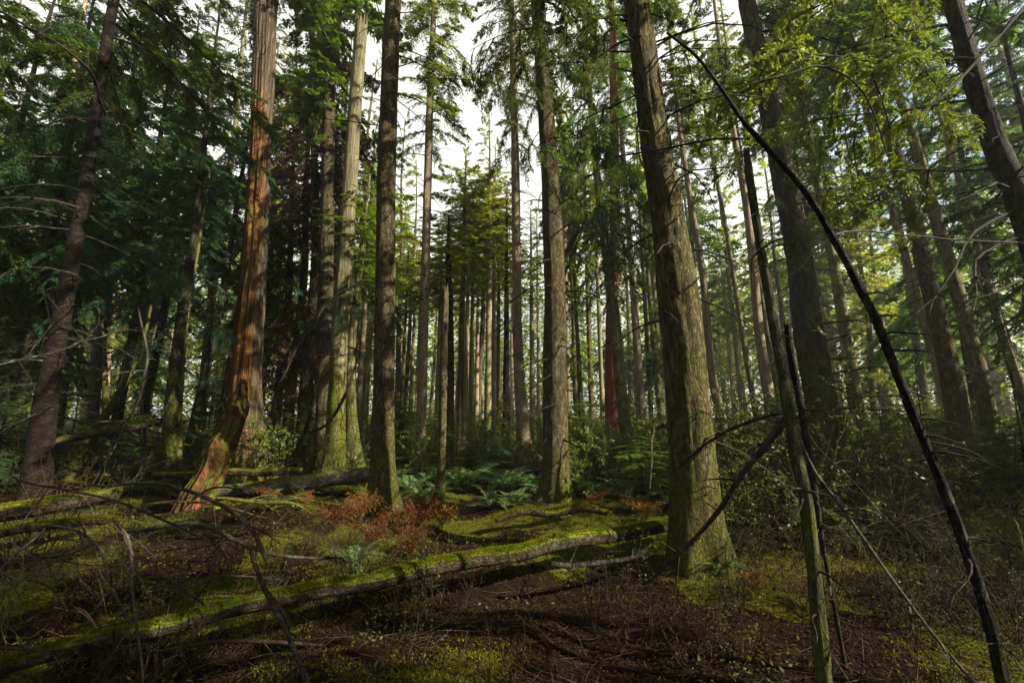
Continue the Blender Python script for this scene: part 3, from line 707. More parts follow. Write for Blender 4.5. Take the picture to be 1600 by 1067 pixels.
# leafy boughs reaching into the frame from near trunks
add_boughs(T['main'], 'hem', [(6.1, 195, 1.6, -5), (6.5, 220, 1.8, 0), (5.6, 175, 1.5, -18), (5.0, 188, 1.1, -35), (6.8, 250, 1.5, 5), (6.3, 330, 1.3, -12), (5.9, 150, 1.7, -8), (5.3, 345, 1.0, -30), (6.9, 185, 2.2, -5)])
add_boughs(T['mid'], 'hem', [(7.2, 350, 1.2, -25), (7.9, 20, 1.6, -10), (8.4, 330, 1.7, -8), (9.0, 200, 1.3, -8), (9.4, 300, 1.8, -5), (10.0, 240, 1.6, 0), (8.8, 255, 1.2, -20), (10.2, 10, 1.9, -5), (6.6, 5, .9, -35)])
add_boughs(T['lean_moss'], 'hem', [(z, a, l, -12) for z, a, l in ((5.2, 200, 1.3), (6.0, 260, 1.5), (6.6, 320, 1.6), (7.4, 220, 1.7), (8.1, 290, 1.8), (8.8, 180, 1.7), (9.4, 340, 1.9), (10.2, 250, 2.0), (11., 300, 1.9))])
add_boughs(T['ivy'], 'hem', [(4.2, 235, .7, -45), (4.8, 260, .8, -40), (5.4, 230, .8, -35), (6.1, 255, 1.0, -30), (6.9, 215, 1.2, -20), (7.5, 280, 1.4, -15), (8.2, 230, 1.6, -10), (8.8, 300, 1.7, -5), (9.4, 200, 1.9, -8), (6.4, 330, 1.1, -20)])
add_boughs(T['edge'], 'yel', [(z, az, l, p) for z, az, l, p in ((4.9, 176, 2.3, 2), (5.6, 196, 1.6, -4), (5.9, 168, 2.9, 4), (6.6, 184, 3.0, -2), (7.1, 174, 3.2, -6), (6.2, 208, 1.5, 0), (7.5, 190, 2.6, -4))])
add_boughs(T['right_brown'], 'fir', [(9.0, 200, 1.8, -10), (9.8, 260, 2.0, -8), (10.5, 180, 2.1, -5), (11.2, 230, 2.2, -5), (8.2, 240, 1.3, -25), (11.8, 300, 2.0, 0)])
add_boughs(T['snag'], 'blue', [(4.6, 280, 1.2, -5), (4.8, 330, 1.3, -8), (4.4, 230, 1.0, -10)])
add_boughs(T['ringed'], 'blue', [(5.6, 178, 1.6, 0), (6.4, 186, 1.9, 0), (6.9, 8, 2.0, 0), (7.3, 172, 2.0, 2)])
add_boughs(T['hem_left'], 'blue', [(3.4, 190, 1.4, -10), (3.8, 330, 1.6, -10), (4.4, 210, 1.7, -8), (5.0, 300, 1.6, -10), (2.8, 350, 1.2, -15)])

# dead limbs on trunks
for k, n, z0, z1, L in (('main', 14, 1.2, 6, (.05, .16)), ('mid', 12, 2, 9, (.12, .7)), ('ferny', 12, 1.5, 8.5, (.08, .5)), ('knotty', 16, 2, 12, (.2, .9)), ('gap', 12, 2, 13, (.15, .6)),
                     ('ringed', 9, 1.5, 6.5, (.3, 1.3)), ('hem_left', 9, .8, 3.5, (.5, 1.6)), ('lean_moss', 6, 1.5, 5, (.2, .8)), ('right_brown', 7, 2, 8, (.3, 1.0)), ('right_tan', 6, 2, 8, (.2, .8)),
                     ('pole', 14, .4, 3.0, (.04, .35)), ('bent', 12, .5, 2.6, (.05, .5)), ('pole_dark', 7, .3, 1.7, (.05, .4)), ('cedar', 6, 3, 11, (.2, .9)), ('snag', 9, 1.5, 9, (.3, 1.2)), ('teal', 5, 2, 9, (.3, .9)), ('edge', 4, 3, 5.5, (.4, 1.2)), ('broken_thin', 6, .5, 2.6, (.08, .35))):
    stubs(T[k], z0, z1, n, L)
for z, az, L, p in ((2.2, 352, 1.1, 12), (2.55, 345, 1.3, 18), (2.9, 355, .9, 10), (3.3, 340, 1.0, 20), (1.8, 350, 1.3, 8), (3.7, 5, 1.2, 15)):
    dead_branch(T['ivy'], z, az, L, p, .028)
for z, az, L, p in ((3.95, 198, 2.0, -18), (4.6, 190, 1.7, -6), (4.3, 187, 2.4, -22), (3.3, 185, 1.6, 0)):
    dead_branch(T['edge'], z, az, L, p, .024)

# ------------------------------------------------------------------ background stand
CR = {}
def template_trunk(k, bk):
    """a full-height trunk used for far trees: 20 m tall, gently bent"""
    r = np.random.default_rng(700 + k); z = np.linspace(-.4, 20, 22)
    P = np.stack([.12 * np.sin(z * .23 + k) + .05 * np.sin(z * .7), .12 * np.cos(z * .19 + k * 2) - .12, z], 1); P[:, :2] -= P[1, :2]
    rad = .17 * (1 - .93 * np.clip(z / 20, 0, 1) ** 1.1) + .01
    mb = MB(); tube(mb, P, rad, 10, 0, .12, k, .25); return mb.mesh('trunk', [M[bk]])
TT = {bk: [template_trunk(i + 3 * j, bk) for i in range(2)] for j, bk in enumerate(('bark_pale', 'bark_green', 'bark_brown', 'bark_dark'))}
ZONE = [(-9e9, 250, 'shaded conifer in the dark stand behind the reddish ringed trunk', 'conifers in the dark left stand'),
        (250, 420, 'conifer deep behind the slim dark hemlock and the orange cedar', 'conifers behind the orange cedar'),
        (420, 600, 'conifer deep behind the pale snag', 'conifers behind the pale snag'),
        (600, 870, 'far sunlit conifer in the bright central stand', 'far conifers in the central stand'),
        (870, 1050, 'conifer far behind the red cedar trunk', 'conifers behind the red cedar'),
        (1050, 1250, 'conifer deep behind the pale trunks right of the thick ridged conifer', 'conifers behind the pale right trunks'),
        (1250, 1420, 'shaded conifer far behind the thick dark mossy trunk and the arched sapling', 'conifers behind the dark mossy trunk'),
        (1420, 9e9, 'shaded conifer in the far right stand behind the scarred brown trunk', 'conifers in the far right stand')]
BG = []
def bg_tree(px, Y, H, cf, Rm, kind, bk, rs=1.0, lean=.02):
    g = at(px, HORIZON, Y); x = g[0]; loc = (x, Y, tz(x, Y))
    zl = [z for z in ZONE if z[0] <= px < z[1]][0]
    o = empty('conifer_tree', loc, zl[2], 'tree', zl[3])
    o.rotation_euler = (rng.normal(0, lean), rng.normal(0, lean), rng.uniform(0, 6.28))
    t = link('trunk', TT[bk][rng.integers(2)], o); s = H / 20; t.scale = (s * rs, s * rs, s)
    me, l0, r0 = CROWN[kind]
    c = link('crown', me, o); c.location = (0, 0, H * cf); c.rotation_euler = (0, 0, rng.uniform(0, 6.28)); L = H * (1 - cf) * 1.03
    c.scale = (Rm / r0, Rm / r0, L / l0)
    BG.append((x, Y))
    return o

def far_enough(x, y, d):
    return all((x - a) ** 2 + (y - b) ** 2 > d * d for a, b in BG) and all((x - a) ** 2 + (y - b) ** 2 > (d * .5 + c) ** 2 for a, b, c in TRUNKS)

# named dark hemlocks with low crowns on the left and the brown dead-needled tree
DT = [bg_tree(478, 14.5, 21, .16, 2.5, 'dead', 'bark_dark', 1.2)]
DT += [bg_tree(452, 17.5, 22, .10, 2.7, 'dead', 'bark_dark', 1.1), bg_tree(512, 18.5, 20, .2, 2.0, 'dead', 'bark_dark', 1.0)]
for o, l_ in zip(DT, ('nearest conifer full of dead brown needles between the orange cedar and the pale snag', 'brown-needled conifer behind the nearest one, closer to the orange cedar', 'brown-needled conifer behind the nearest one, closer to the pale snag')):
    o.name = 'dead_conifer_tree'; tag(o, l_, 'tree', 'conifers with dead brown needles')
low = [(635, 30, 21, .14, 2.0, 'far0'), (908, 23, 17, .2, 1.6, 'far0'), (1035, 25, 22, .16, 2.2, 'fard2'), (722, 43, 21, .12, 2.3, 'far1'), (778, 47, 17, .06, 2.4, 'far2'), (850, 50, 15, .05, 2.4, 'far0'), (672, 40, 20, .1, 2.4, 'far2'), (565, 32, 24, .15, 2.4, 'far1'),
       (20, 13, 15, .18, 2.8, 'blue2'), (95, 15.5, 18, .25, 3.0, 'mid0'), (185, 12.5, 16, .30, 2.6, 'blue0'), (225, 17, 20, .25, 3.0, 'fard0'), (300, 14.5, 17, .30, 2.6, 'blue1'), (345, 18.5, 22, .22, 2.8, 'mid1'),
       (-70, 11, 16, .2, 3.0, 'mid2'), (435, 19, 21, .20, 2.5, 'fard1'), (588, 20, 19, .34, 1.8, 'fard2'), (618, 27, 22, .45, 2.0, 'far0'),
       (747, 27, 23, .44, 1.7, 'far2'), (778, 29, 21, .36, 2.3, 'far1'), (716, 31, 20, .36, 1.6, 'far0'), (690, 36, 23, .40, 1.7, 'far1'), (905, 25, 24, .42, 2.2, 'far2'), (880, 33, 26, .42, 2.4, 'far0'), (1160, 36, 27, .3, 2.8, 'far0'), (1235, 33, 26, .25, 2.8, 'far2'),
       (1365, 31, 26, .15, 3.0, 'far1'), (1450, 27, 26, .2, 3.0, 'fard1'), (1300, 34, 27, .2, 3.0, 'fard0'), (1100, 38, 28, .3, 3.0, 'fard1'), (1530, 16.5, 19, .22, 2.9, 'mid2'), (1610, 14, 18, .25, 2.8, 'mid0'), (1690, 11.5, 17, .25, 2.8, 'blue1'), (1090, 28, 26, .48, 2.5, 'fard1')]
for px, Y, H, cf, Rm, kd in low:
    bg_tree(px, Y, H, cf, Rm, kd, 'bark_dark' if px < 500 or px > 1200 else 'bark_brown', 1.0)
# the wider stand
tries = 0; n_bg = 0
while n_bg < 120 and tries < 6000:
    tries += 1
    px = rng.uniform(-200, 1800); Y = 17 + 58 * rng.random() ** 1.1
    centre = 625 < px < 865
    if centre and Y < 30: continue
    x = at(px, HORIZON, Y)[0]
    if not far_enough(x, Y, 1.9 + Y * .025): continue
    if centre and rng.random() < .5: continue
    if 900 < px < 1650 and rng.random() < (.35 if Y > 31 else .9): continue
    H = rng.uniform(21, 30)
    if centre:
        H = min(H, 1.6 + Y * math.tan(R(rng.uniform(20, 30))))
        if 770 < px < 855 and rng.random() < .5: continue
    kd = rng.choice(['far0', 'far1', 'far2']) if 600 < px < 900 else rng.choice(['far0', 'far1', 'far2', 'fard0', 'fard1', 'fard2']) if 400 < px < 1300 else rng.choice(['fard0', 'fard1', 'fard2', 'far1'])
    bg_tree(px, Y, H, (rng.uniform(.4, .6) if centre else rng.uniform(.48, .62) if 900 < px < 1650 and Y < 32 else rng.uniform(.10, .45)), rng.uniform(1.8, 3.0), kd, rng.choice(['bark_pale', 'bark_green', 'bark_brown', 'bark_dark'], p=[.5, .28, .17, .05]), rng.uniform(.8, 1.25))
    n_bg += 1

# unseen conifers added beside and behind the viewpoint to cast shade
for x, y, H, cf in ((-3.5, -2.5, 19, .28), (2.0, -4.5, 21, .3), (-6.5, -1.2, 18, .25), (.2, -2.6, 18, .42), (3.6, -1.6, 17, .42), (-4.6, -.6, 17, .44), (-2.0, -2.3, 17, .42), (1.8, -2.2, 19, .42), (5.8, -1.2, 18, .14), (8.2, -2.4, 20, .12), (12.5, -4.2, 22, .1), (-1.0, -7, 22, .35), (-9, -3, 22, .3), (6, -7, 22, .3), (-5.5, -7, 22, .3), (-12, 4.4, 20, .2), (-9.5, 1.2, 22, .2), (-16, 11, 22, .1), (-11, -1, 22, .2), (-14, 6.2, 22, .12),
                    (14.5, 7.4, 21, .12), (12.6, 6.5, 20, .1), (15.8, 5.6, 20, .1), (10.6, 4.5, 6.5, .05), (11.2, 3.0, 6.5, .05), (13.0, 4.2, 8, .05), (17.6, 8.6, 22, .1), (20.5, 6.2, 22, .1), (-13, 8, 20, .15)):
    o = empty('conifer_tree', (x, y, tz(x, y)), 'added conifer outside the picture, placed to shade the scene', 'tree', 'added shade conifers around the viewpoint')
    t = link('trunk', TT['bark_brown'][0], o); t.scale = (H / 20 * 1.3, H / 20 * 1.3, H / 20)
    me, l0, r0 = CROWN[rng.choice(['mid0', 'mid1', 'mid2'])]
    c = link('crown', me, o); c.location = (0, 0, H * cf); c.scale = (2.9 / r0, 2.9 / r0, H * (1 - cf) / l0); c.rotation_euler = (0, 0, rng.uniform(0, 6))

#@@PART2
# ------------------------------------------------------------------ logs and fallen branches
def limb(name, pts, mat, label, cat, group=None, sides=10, rough=.18, twigs=0, twl=.35, step=.06, broken=False, seed=1, wig=0.0, ridge=0.0, fuzz=0, mossy=0.0, fz=1.0, rf=1.0):
    """pts: (px, py, width px, depth): one log or limb lying in the scene"""
    r0 = np.random.default_rng(seed)
    P = np.array([at(x, y, Y) for x, y, w_, Y in pts]); r = np.array([w_ * (.5 if w_ > 12 else .40) * mpp(x, y, Y) for x, y, w_, Y in pts])
    root = P[0].copy(); root[2] = tz(root[0], root[1]) if abs(P[0][2] - tz(P[0][0], P[0][1])) < .4 else root[2]
    Q, q = resample(P - root, r, step)
    if wig:
        s = np.arange(len(Q)) * step
        Q = Q + wig * np.stack([vn(s * 2.1, seed, 1), vn(s * 2.1, seed, 2), vn(s * 2.1, seed, 3)], 1) * np.minimum(1, s / .3)[:, None]
    mb = MB(); tube(mb, Q, q, sides, 0, rough, seed, 0, 5, True, broken=broken, ridge=ridge, rf=rf)
    n = len(Q); Tn = np.gradient(Q, axis=0); Tn /= np.linalg.norm(Tn, axis=1, keepdims=True)
    for k in range(twigs):
        i = int(r0.integers(max(1, n // 8), n)); b = Q[min(i, n - 1)]
        d = Tn[min(i, n - 1)] * r0.uniform(.1, .9) + r0.normal(0, .6, 3); d[2] = d[2] * .8 + .1; d /= np.linalg.norm(d)
        l = twl * r0.uniform(.35, 1.2); u = np.linspace(0, 1, 6)
        TP = b + d * (l * u)[:, None] + r0.normal(0, .08 * l, 3) * (u * u)[:, None] + np.array([0, 0, -.15 * l]) * (u * u)[:, None]
        rr = min(q[min(i, n - 1)] * .45, .010)
        tube(mb, TP, rr * (1 - .8 * u) + .0008, 4, cap=False)
        if r0.random() < .5:
            d2 = d + r0.normal(0, .5, 3); d2 /= np.linalg.norm(d2)
            tube(mb, TP[3] + d2 * (l * .5 * u)[:, None], rr * .5 * (1 - .8 * u) + .0006, 3, cap=False)
    o = link(name, mb.mesh(name, [mat]), None, root)
    if fuzz:
        i = r0.integers(0, n, fuzz); a = r0.normal(0, .62, fuzz)
        up = np.array([0, 0, 1.]) - Tn[i] * Tn[i][:, 2:3]; up /= np.linalg.norm(up, axis=1, keepdims=True); sd_ = np.cross(Tn[i], up)
        nd = up * np.cos(a)[:, None] + sd_ * np.sin(a)[:, None]
        B = Q[i] + Tn[i] * r0.uniform(-step, step, fuzz)[:, None] + nd * (q[i] * r0.uniform(.92, 1.06, fuzz))[:, None]
        W = B + root
        k = fbm(W[:, 0] * 3, W[:, 1] * 3, W[:, 2] * 3, 3, 83) + .35 - .25 * np.abs(a) + mossy > r0.normal(0.1, .15, fuzz)
        B, nd, tn = B[k], nd[k], Tn[i][k]; m = len(B)
        d = nd + r0.normal(0, .55, (m, 3)); d /= np.linalg.norm(d, axis=1, keepdims=True)
        nn = r0.normal(0, 1, (m, 3)); nn /= np.linalg.norm(nn, axis=1, keepdims=True); z = r0.uniform(.4, 1.3, m) * .022 * fz
        mf = MB(); add_quads(mf, diamonds(B, d, nn, z, z * .45), 0)
        link('moss', mf.mesh('moss', [M['moss']], smooth=False), o)
    return tag(o, label, cat, group)

def Yl(px): return 1 / (.370 - .1915 * px / 1050)
limb('fallen_log', [(x, y, w_, Yl(x)) for x, y, w_ in ((-70, 1054, 40), (0, 1037, 38), (190, 988, 33), (400, 943, 28), (500, 922, 27), (700, 883, 25), (850, 855, 23), (1000, 829, 20), (1052, 819, 18))],
     M['wood_log'], 'long mossy log crossing the foreground from the bottom left corner to the thick ridged conifer', 'log', sides=40, rough=.16, step=.05, seed=5, wig=.03, ridge=.008, fuzz=60000, mossy=.05, fz=.8)
limb('fallen_log', [(330, 772, 20, 8.6), (440, 757, 24, 8.8), (520, 748, 25, 9.0), (590, 741, 25, 9.1)], M['wood_log_grey'], 'grey log with a thin moss cover lying behind the dark straight conifer', 'log', sides=24, seed=6, wig=.02, fuzz=16000, fz=.8, mossy=-.25)
limb('fallen_log', [(1150, 800, 13, 6.6), (1240, 812, 14, 6.4), (1330, 822, 15, 6.2), (1450, 834, 16, 5.9), (1620, 856, 18, 5.3)], M['wood_log'], 'thin mossy log lying on the right behind the near snapped mossy pole', 'log', sides=20, seed=7, wig=.03, fuzz=16000, fz=.8)
limb('fallen_log', [(70, 693, 14, 9.2), (150, 678, 15, 9.5), (210, 668, 14, 9.8), (256, 657, 12, 10)], M['wood_log'], 'mossy log propped off the ground behind the reddish ringed trunk', 'log', sides=18, seed=8, fuzz=16000, fz=.8)
limb('fallen_log', [(-60, 806, 44, 5.0), (60, 790, 38, 5.2), (130, 780, 34, 5.4), (175, 775, 26, 5.5)], M['wood_log'], 'stout mossy log cut off by the left edge', 'log', sides=26, seed=9, wig=.03, fuzz=16000, fz=.8)
limb('fallen_log', [(-40, 838, 20, 4.2), (60, 826, 19, 4.4), (120, 820, 17, 4.5), (172, 818, 14, 4.6)], M['wood_log'], 'narrow mossy log in front of the stout log at the left edge', 'log', sides=18, seed=10, wig=.03, twigs=5, fuzz=16000, fz=.8)
limb('fallen_log', [(240, 742, 12, 8.5), (330, 738, 14, 8.7), (470, 738, 13, 9.8)], M['wood_log'], 'low moss-covered log passing behind the leaning cedar slab', 'log', sides=16, seed=11, wig=.04)
limb('fallen_log', [(775, 812, 11, 6.3), (830, 800, 14, 6.5), (900, 794, 15, 6.7), (945, 800, 9, 6.7)], M['wood_log'], 'short moss-buried log on top of the mossy hummock', 'log', sides=18, seed=12, wig=.05, fuzz=16000, fz=.8)
limb('fallen_log', [(335, 802, 34, 6.2), (372, 796, 30, 6.4), (395, 800, 18, 6.4)], M['wood_log'], 'short bright moss chunk beside the leaning cedar slab', 'log', sides=20, seed=13, wig=.05, fuzz=16000, fz=.8)
limb('fallen_log', [(860, 880, 10, 4.3), (930, 874, 9, 4.6), (1010, 866, 7, 4.9)], M['bark_bent'], 'black rotten limb lying below the right end of the long mossy log', 'log', sides=12, seed=14, wig=.05, twigs=8)
# the rotten slab leaning against the cedar
limb('cedar_slab', [(282, 832, 50, 6.5), (303, 785, 54, 6.7), (332, 728, 48, 7.2), (356, 676, 36, 8.0), (372, 632, 20, 8.6), (380, 600, 7, 8.9)], mat_bark('rotten_red', (.015, .007, .005), (.06, .022, .012), (.20, .07, .03), moss=.42, scale=9, stretch=.35, up=.25),
     'rotten red slab leaning to the upper right against the orange cedar', 'slab', sides=72, rough=.40, seed=15, ridge=.10, rf=.16, broken=True, step=.06, wig=.03, fuzz=9000, mossy=-.12, fz=1.0)
# near dead boughs, left
D, G, BR, MO = M['twig_dark'], M['twig_grey'], M['twig_brown'], M['twig_moss']
GL = 'dead boughs in the lower left tangle'
for pts, m_, lab, tw in (
    ([(145, 757, 6, 3.4), (250, 755, 8, 3.3), (300, 765, 9, 3.2), (345, 793, 10, 3.1), (375, 820, 11, 3.0), (400, 853, 10, 2.9), (415, 893, 7, 2.9)], D, 'black arched bough sweeping over the front of the leaning cedar slab', 7),
    ([(388, 848, 8, 2.6), (402, 905, 10, 2.5), (430, 962, 11, 2.4), (455, 1020, 11, 2.3), (482, 1085, 12, 2.2)], D, 'dark bough crossing in front of the long mossy log down to the bottom edge', 4),
    ([(200, 829, 11, 3.7), (290, 822, 11, 3.8), (360, 836, 10, 3.9), (430, 860, 8, 4.0), (530, 868, 5, 4.2)], G, 'grey curved bough running right towards the rust bracken', 8),
    ([(78, 822, 7, 3.0), (120, 838, 8, 2.9), (152, 866, 8, 2.8), (170, 920, 7, 2.7), (192, 985, 6, 2.65)], G, 'lichen-pale bough bending steeply down in the left tangle', 6),
    ([(180, 815, 8, 2.9), (202, 850, 8, 2.8), (207, 920, 7, 2.7), (212, 1000, 6, 2.6), (220, 1075, 5, 2.5)], G, 'thin grey bough dropping almost vertically to the bottom edge', 3),
    ([(-20, 925, 6, 2.6), (30, 862, 6, 2.8), (66, 824, 4, 3.0)], G, 'short pale stick slanting up at the left edge', 1),
    ([(-20, 948, 7, 2.4), (60, 890, 6, 2.6), (132, 852, 5, 2.8)], G, 'longer pale stick below the short one at the left edge', 2),
    ([(255, 1016, 9, 2.7), (340, 1010, 9, 2.75), (430, 1010, 8, 2.8), (505, 1012, 7, 2.85)], BR, 'straight brown stick lying below the long mossy log', 2),
    ([(-30, 1010, 8, 2.6), (60, 1013, 8, 2.65), (110, 1008, 6, 2.7)], BR, 'brown stick on the ground at the left edge under the log', 2),
    ([(340, 778, 8, 5.0), (390, 783, 9, 5.0), (440, 788, 8, 5.1), (470, 800, 5, 5.2)], MO, 'mossy bough lying just right of the leaning cedar slab', 5),
    ([(0, 885, 5, 2.9), (90, 870, 5, 3.0), (170, 880, 4, 3.1), (290, 862, 4, 3.3)], D, 'thin black bough running level through the left tangle', 10),
    ([(20, 745, 5, 3.6), (110, 765, 6, 3.6), (220, 800, 6, 3.5), (330, 850, 5, 3.4)], D, 'dark slanting bough falling rightwards through the left tangle', 9),
    ([(220, 790, 6, 4.2), (320, 788, 6, 4.4), (420, 815, 5, 4.6)], BR, 'brown bough in front of the foot of the leaning cedar slab', 8)):
    limb('fallen_branch', pts, m_, lab, 'branch', GL, sides=9, rough=.25, twigs=tw, seed=hash_i(lab) % 999, wig=.04, step=.05)
for k in range(16):
    px, py = rng.uniform(-30, 430), rng.uniform(800, 1010); Y = max(2.3, min(5.0, ground(px, py)[1] * rng.uniform(.85, 1.0)))
    dx = rng.uniform(60, 190) * rng.choice([-1, 1]); dy = rng.uniform(-70, 40); h = rng.uniform(0, 50)
    pts = [(px, py, 5, Y), (px + dx * .35, py + dy * .35 - h, 5, Y * 1.02), (px + dx * .7, py + dy * .7 - h * .7, 4, Y * 1.05), (px + dx, py + dy, 2.5, Y * 1.08)]
    limb('fallen_branch', pts, D if k % 3 else BR, 'thin dark dead limb lying in the lower left tangle', 'branch', 'thin dead limbs in the lower left tangle', sides=6, rough=.3, twigs=8, twl=.3, seed=900 + k, wig=.06, step=.05)
GR = 'dead limbs in the lower right tangle'
for pts, m_, lab, tw in (
    ([(1228, 655, 13, 2.9), (1190, 695, 13, 2.9), (1152, 742, 12, 2.95), (1122, 800, 11, 3.0), (1080, 850, 8, 3.1), (1040, 890, 6, 3.2), (1005, 915, 4, 3.3)], D, 'thick black limb running down left from the near snapped mossy pole', 10),
    ([(1224, 645, 7, 2.9), (1185, 655, 7, 2.9), (1140, 672, 6, 3.0), (1105, 695, 5, 3.1), (1060, 735, 3, 3.2)], D, 'thin arched limb above the thick black one left of the mossy pole', 6),
    ([(1252, 690, 7, 3.0), (1275, 735, 8, 2.95), (1300, 775, 8, 2.9), (1340, 832, 8, 2.8), (1400, 915, 8, 2.6), (1445, 972, 8, 2.5), (1535, 1075, 8, 2.3)], G, 'long grey limb slanting down right from the black broken sapling', 8),
    ([(1270, 690, 4, 3.4), (1320, 740, 4, 3.4), (1370, 795, 4, 3.3), (1420, 840, 3, 3.3)], D, 'thin black limb above the long grey slanting limb', 8),
    ([(1390, 830, 5, 4.5), (1440, 808, 5, 4.4), (1500, 790, 4, 4.3)], G, 'pale stick resting across the thin mossy log', 3),
    ([(1420, 945, 7, 2.9), (1425, 975, 6, 2.8), (1435, 1010, 5, 2.7), (1470, 1050, 4, 2.6)], D, 'crooked dark limb hanging under the long grey slanting limb', 4)):
    limb('dead_limb', pts, m_, lab, 'branch', GR, sides=9, rough=.25, twigs=tw, twl=.3, seed=hash_i(lab) % 999, wig=.03, step=.05)
GV = 'crooked bare stems before the pale snag'
for pts, m_, lab in (
    ([(422, 652, 6, 8), (441, 590, 6, 8), (475, 525, 6, 8), (520, 468, 5, 8), (560, 440, 3, 8)], D, 'dark stem leaning right in front of the pale snag'),
    ([(456, 715, 8, 7.6), (480, 668, 8, 7.6), (490, 600, 7, 7.6), (480, 530, 5, 7.6), (470, 470, 3, 7.6)], D, 'dark upright crooked stem left of the pale snag'),
    ([(482, 676, 7, 7.6), (512, 662, 7, 7.6), (542, 612, 7, 7.6), (552, 575, 5, 7.6), (560, 550, 4, 7.6), (540, 540, 3, 7.6)], D, 'hooked dark stem curling in front of the base of the pale snag'),
    ([(486, 640, 4, 7.4), (500, 590, 4, 7.4), (525, 560, 3, 7.4), (556, 552, 2, 7.4)], MO, 'fine greenish stem arching across the pale snag')):
    limb('crooked_stem', pts, m_, lab, 'branch', GV, sides=8, rough=.2, twigs=9, twl=.7, seed=hash_i(lab) % 999, wig=.03, step=.08)
GB = 'bare branches reaching in from the upper right'
for pts, m_, lab in (
    ([(1620, -10, 11, 4.2), (1560, 55, 10, 4.1), (1516, 105, 9, 4.0), (1470, 150, 7, 3.9), (1426, 190, 4, 3.8)], D, 'dark bare branch dropping left from the top right corner'),
    ([(1640, 385, 5, 4.2), (1540, 376, 5, 4.0), (1450, 372, 4, 3.8), (1406, 369, 4, 3.7), (1350, 362, 5, 3.6), (1300, 362, 5, 2.75)], G, 'level branch reaching right from the arched sapling'),
    ([(960, 245, 3, 3.6), (1030, 232, 4, 3.4), (1110, 216, 5, 3.1), (1168, 216, 6, 2.75)], D, 'thin dark branch reaching left from the arched sapling'),
    ([(1165, 135, 4, 3.0), (1210, 122, 5, 3.0), (1280, 108, 5, 3.1), (1340, 140, 4, 3.2), (1390, 240, 3, 3.3)], D, 'looping dark twig above the arched sapling')):
    limb('bare_branch', pts, m_, lab, 'branch', GB, sides=8, rough=.2, twigs=7, twl=.5, seed=hash_i(lab) % 999, wig=.02, step=.06)
for pts, lab in (
    ([(0, 18, 7, 4.6), (80, 60, 7, 4.7), (130, 100, 7, 5.0), (165, 180, 6, 6.5)], 'dark bare branch crossing the top left corner'),
    ([(-20, 575, 6, 4.8), (70, 555, 6, 5.4), (150, 530, 5, 6.2), (200, 508, 3, 6.8)], 'level dark branch crossing the reddish ringed trunk low down'),
    ([(215, 480, 5, 8), (232, 560, 6, 8), (215, 625, 6, 8), (180, 700, 5, 8)], 'pale crooked stem left of the slim dark hemlock')):
    limb('bare_branch', pts, G if 'pale' in lab else D, lab, 'branch', 'bare branches on the left', sides=8, rough=.2, twigs=12, twl=.7, seed=hash_i(lab) % 999, wig=.03, step=.08)

# ------------------------------------------------------------------ ferns, bracken, shrubs
def fern_mesh(name, leaf, stem, nf, Lf, seed, arch=1.0, npin=26, pin=.17, dead=False):
    r = np.random.default_rng(seed); mb = MB()
    for k in range(nf):
        az = k * 6.283 / nf + r.normal(0, .25); l = Lf * r.uniform(.65, 1.1); e = R(r.uniform(62, 86) if dead else r.uniform(45, 80)) ; dr = arch * r.uniform(.7, 1.3)
        t = np.linspace(0, 1, 12); rad = l * (math.cos(e) * t + .32 * t * t); z = l * (math.sin(e) * t - .62 * dr * t ** 2)
        tw = r.normal(0, .25)
        ax = np.stack([rad * np.cos(az + tw * t), rad * np.sin(az + tw * t), np.maximum(z, -.02 + .03 * t)], 1)
        tube(mb, ax, .0045 * (1 - .8 * t), 3, 1, cap=False)
        u = np.linspace(.12, .985, npin); B = np.stack([np.interp(u, t, ax[:, j]) for j in range(3)], 1)
        D_ = np.gradient(B, axis=0); D_ /= np.linalg.norm(D_, axis=1, keepdims=True)
        sd_ = np.cross(D_, [0, 0, 1.]); sd_ /= np.linalg.norm(sd_, axis=1, keepdims=True); nm = np.cross(sd_, D_)
        prof = np.minimum(1, (u - .05) / .18) * (1.02 - u) ** .55
        for s in (-1, 1):
            d = sd_ * s + D_ * .35 + nm * r.normal(-.15 if not dead else 0, .10 if not dead else .45, (npin, 1)); d /= np.linalg.norm(d, axis=1, keepdims=True)
            if not dead:
                add_quads(mb, diamonds(B, d, nm + r.normal(0, .15, (npin, 3)), pin * l * prof, .034 * l * (.5 + .5 * prof)), 0)
            else:      # twice-cut, shrivelled leaflets
                for q in range(7):
                    f = (q + .5) / 7; bb = B + d * (pin * l * prof * f * 1.5)[:, None]
                    for s2 in (-1, 1):
                        d2 = D_ * s2 * .9 + d * .5 + r.normal(0, .35, (npin, 3)); d2 /= np.linalg.norm(d2, axis=1, keepdims=True)
                        add_quads(mb, diamonds(bb, d2, nm + r.normal(0, .5, (npin, 3)), pin * l * prof * .42 * (1 - .5 * f), .022 * l * prof), 0)
    return mb.mesh(name, [leaf, stem], smooth=False)

FERN = [fern_mesh('sword_fern', M['fern'], M['twig_brown'], n, .8, 200 + n, a) for n, a in ((13, 1.0), (17, .9), (11, 1.15), (20, 1.05))]
DEADF = [fern_mesh('bracken', M['fern_dead'], M['twig_brown'], n, .8, 300 + n, .95, 16, .26, True) for n in (5, 7, 9)]

def put(name, me, x, y, s, label, cat, group, rz=None, tilt=.06, dz=0.0, sz=None):
    o = link(name, me, None, (x, y, tz(x, y) + dz)); o.scale = (s, s, sz or s)
    o.rotation_euler = (rng.normal(0, tilt), rng.normal(0, tilt), rng.uniform(0, 6.28) if rz is None else rz)
    return tag(o, label, cat, group)

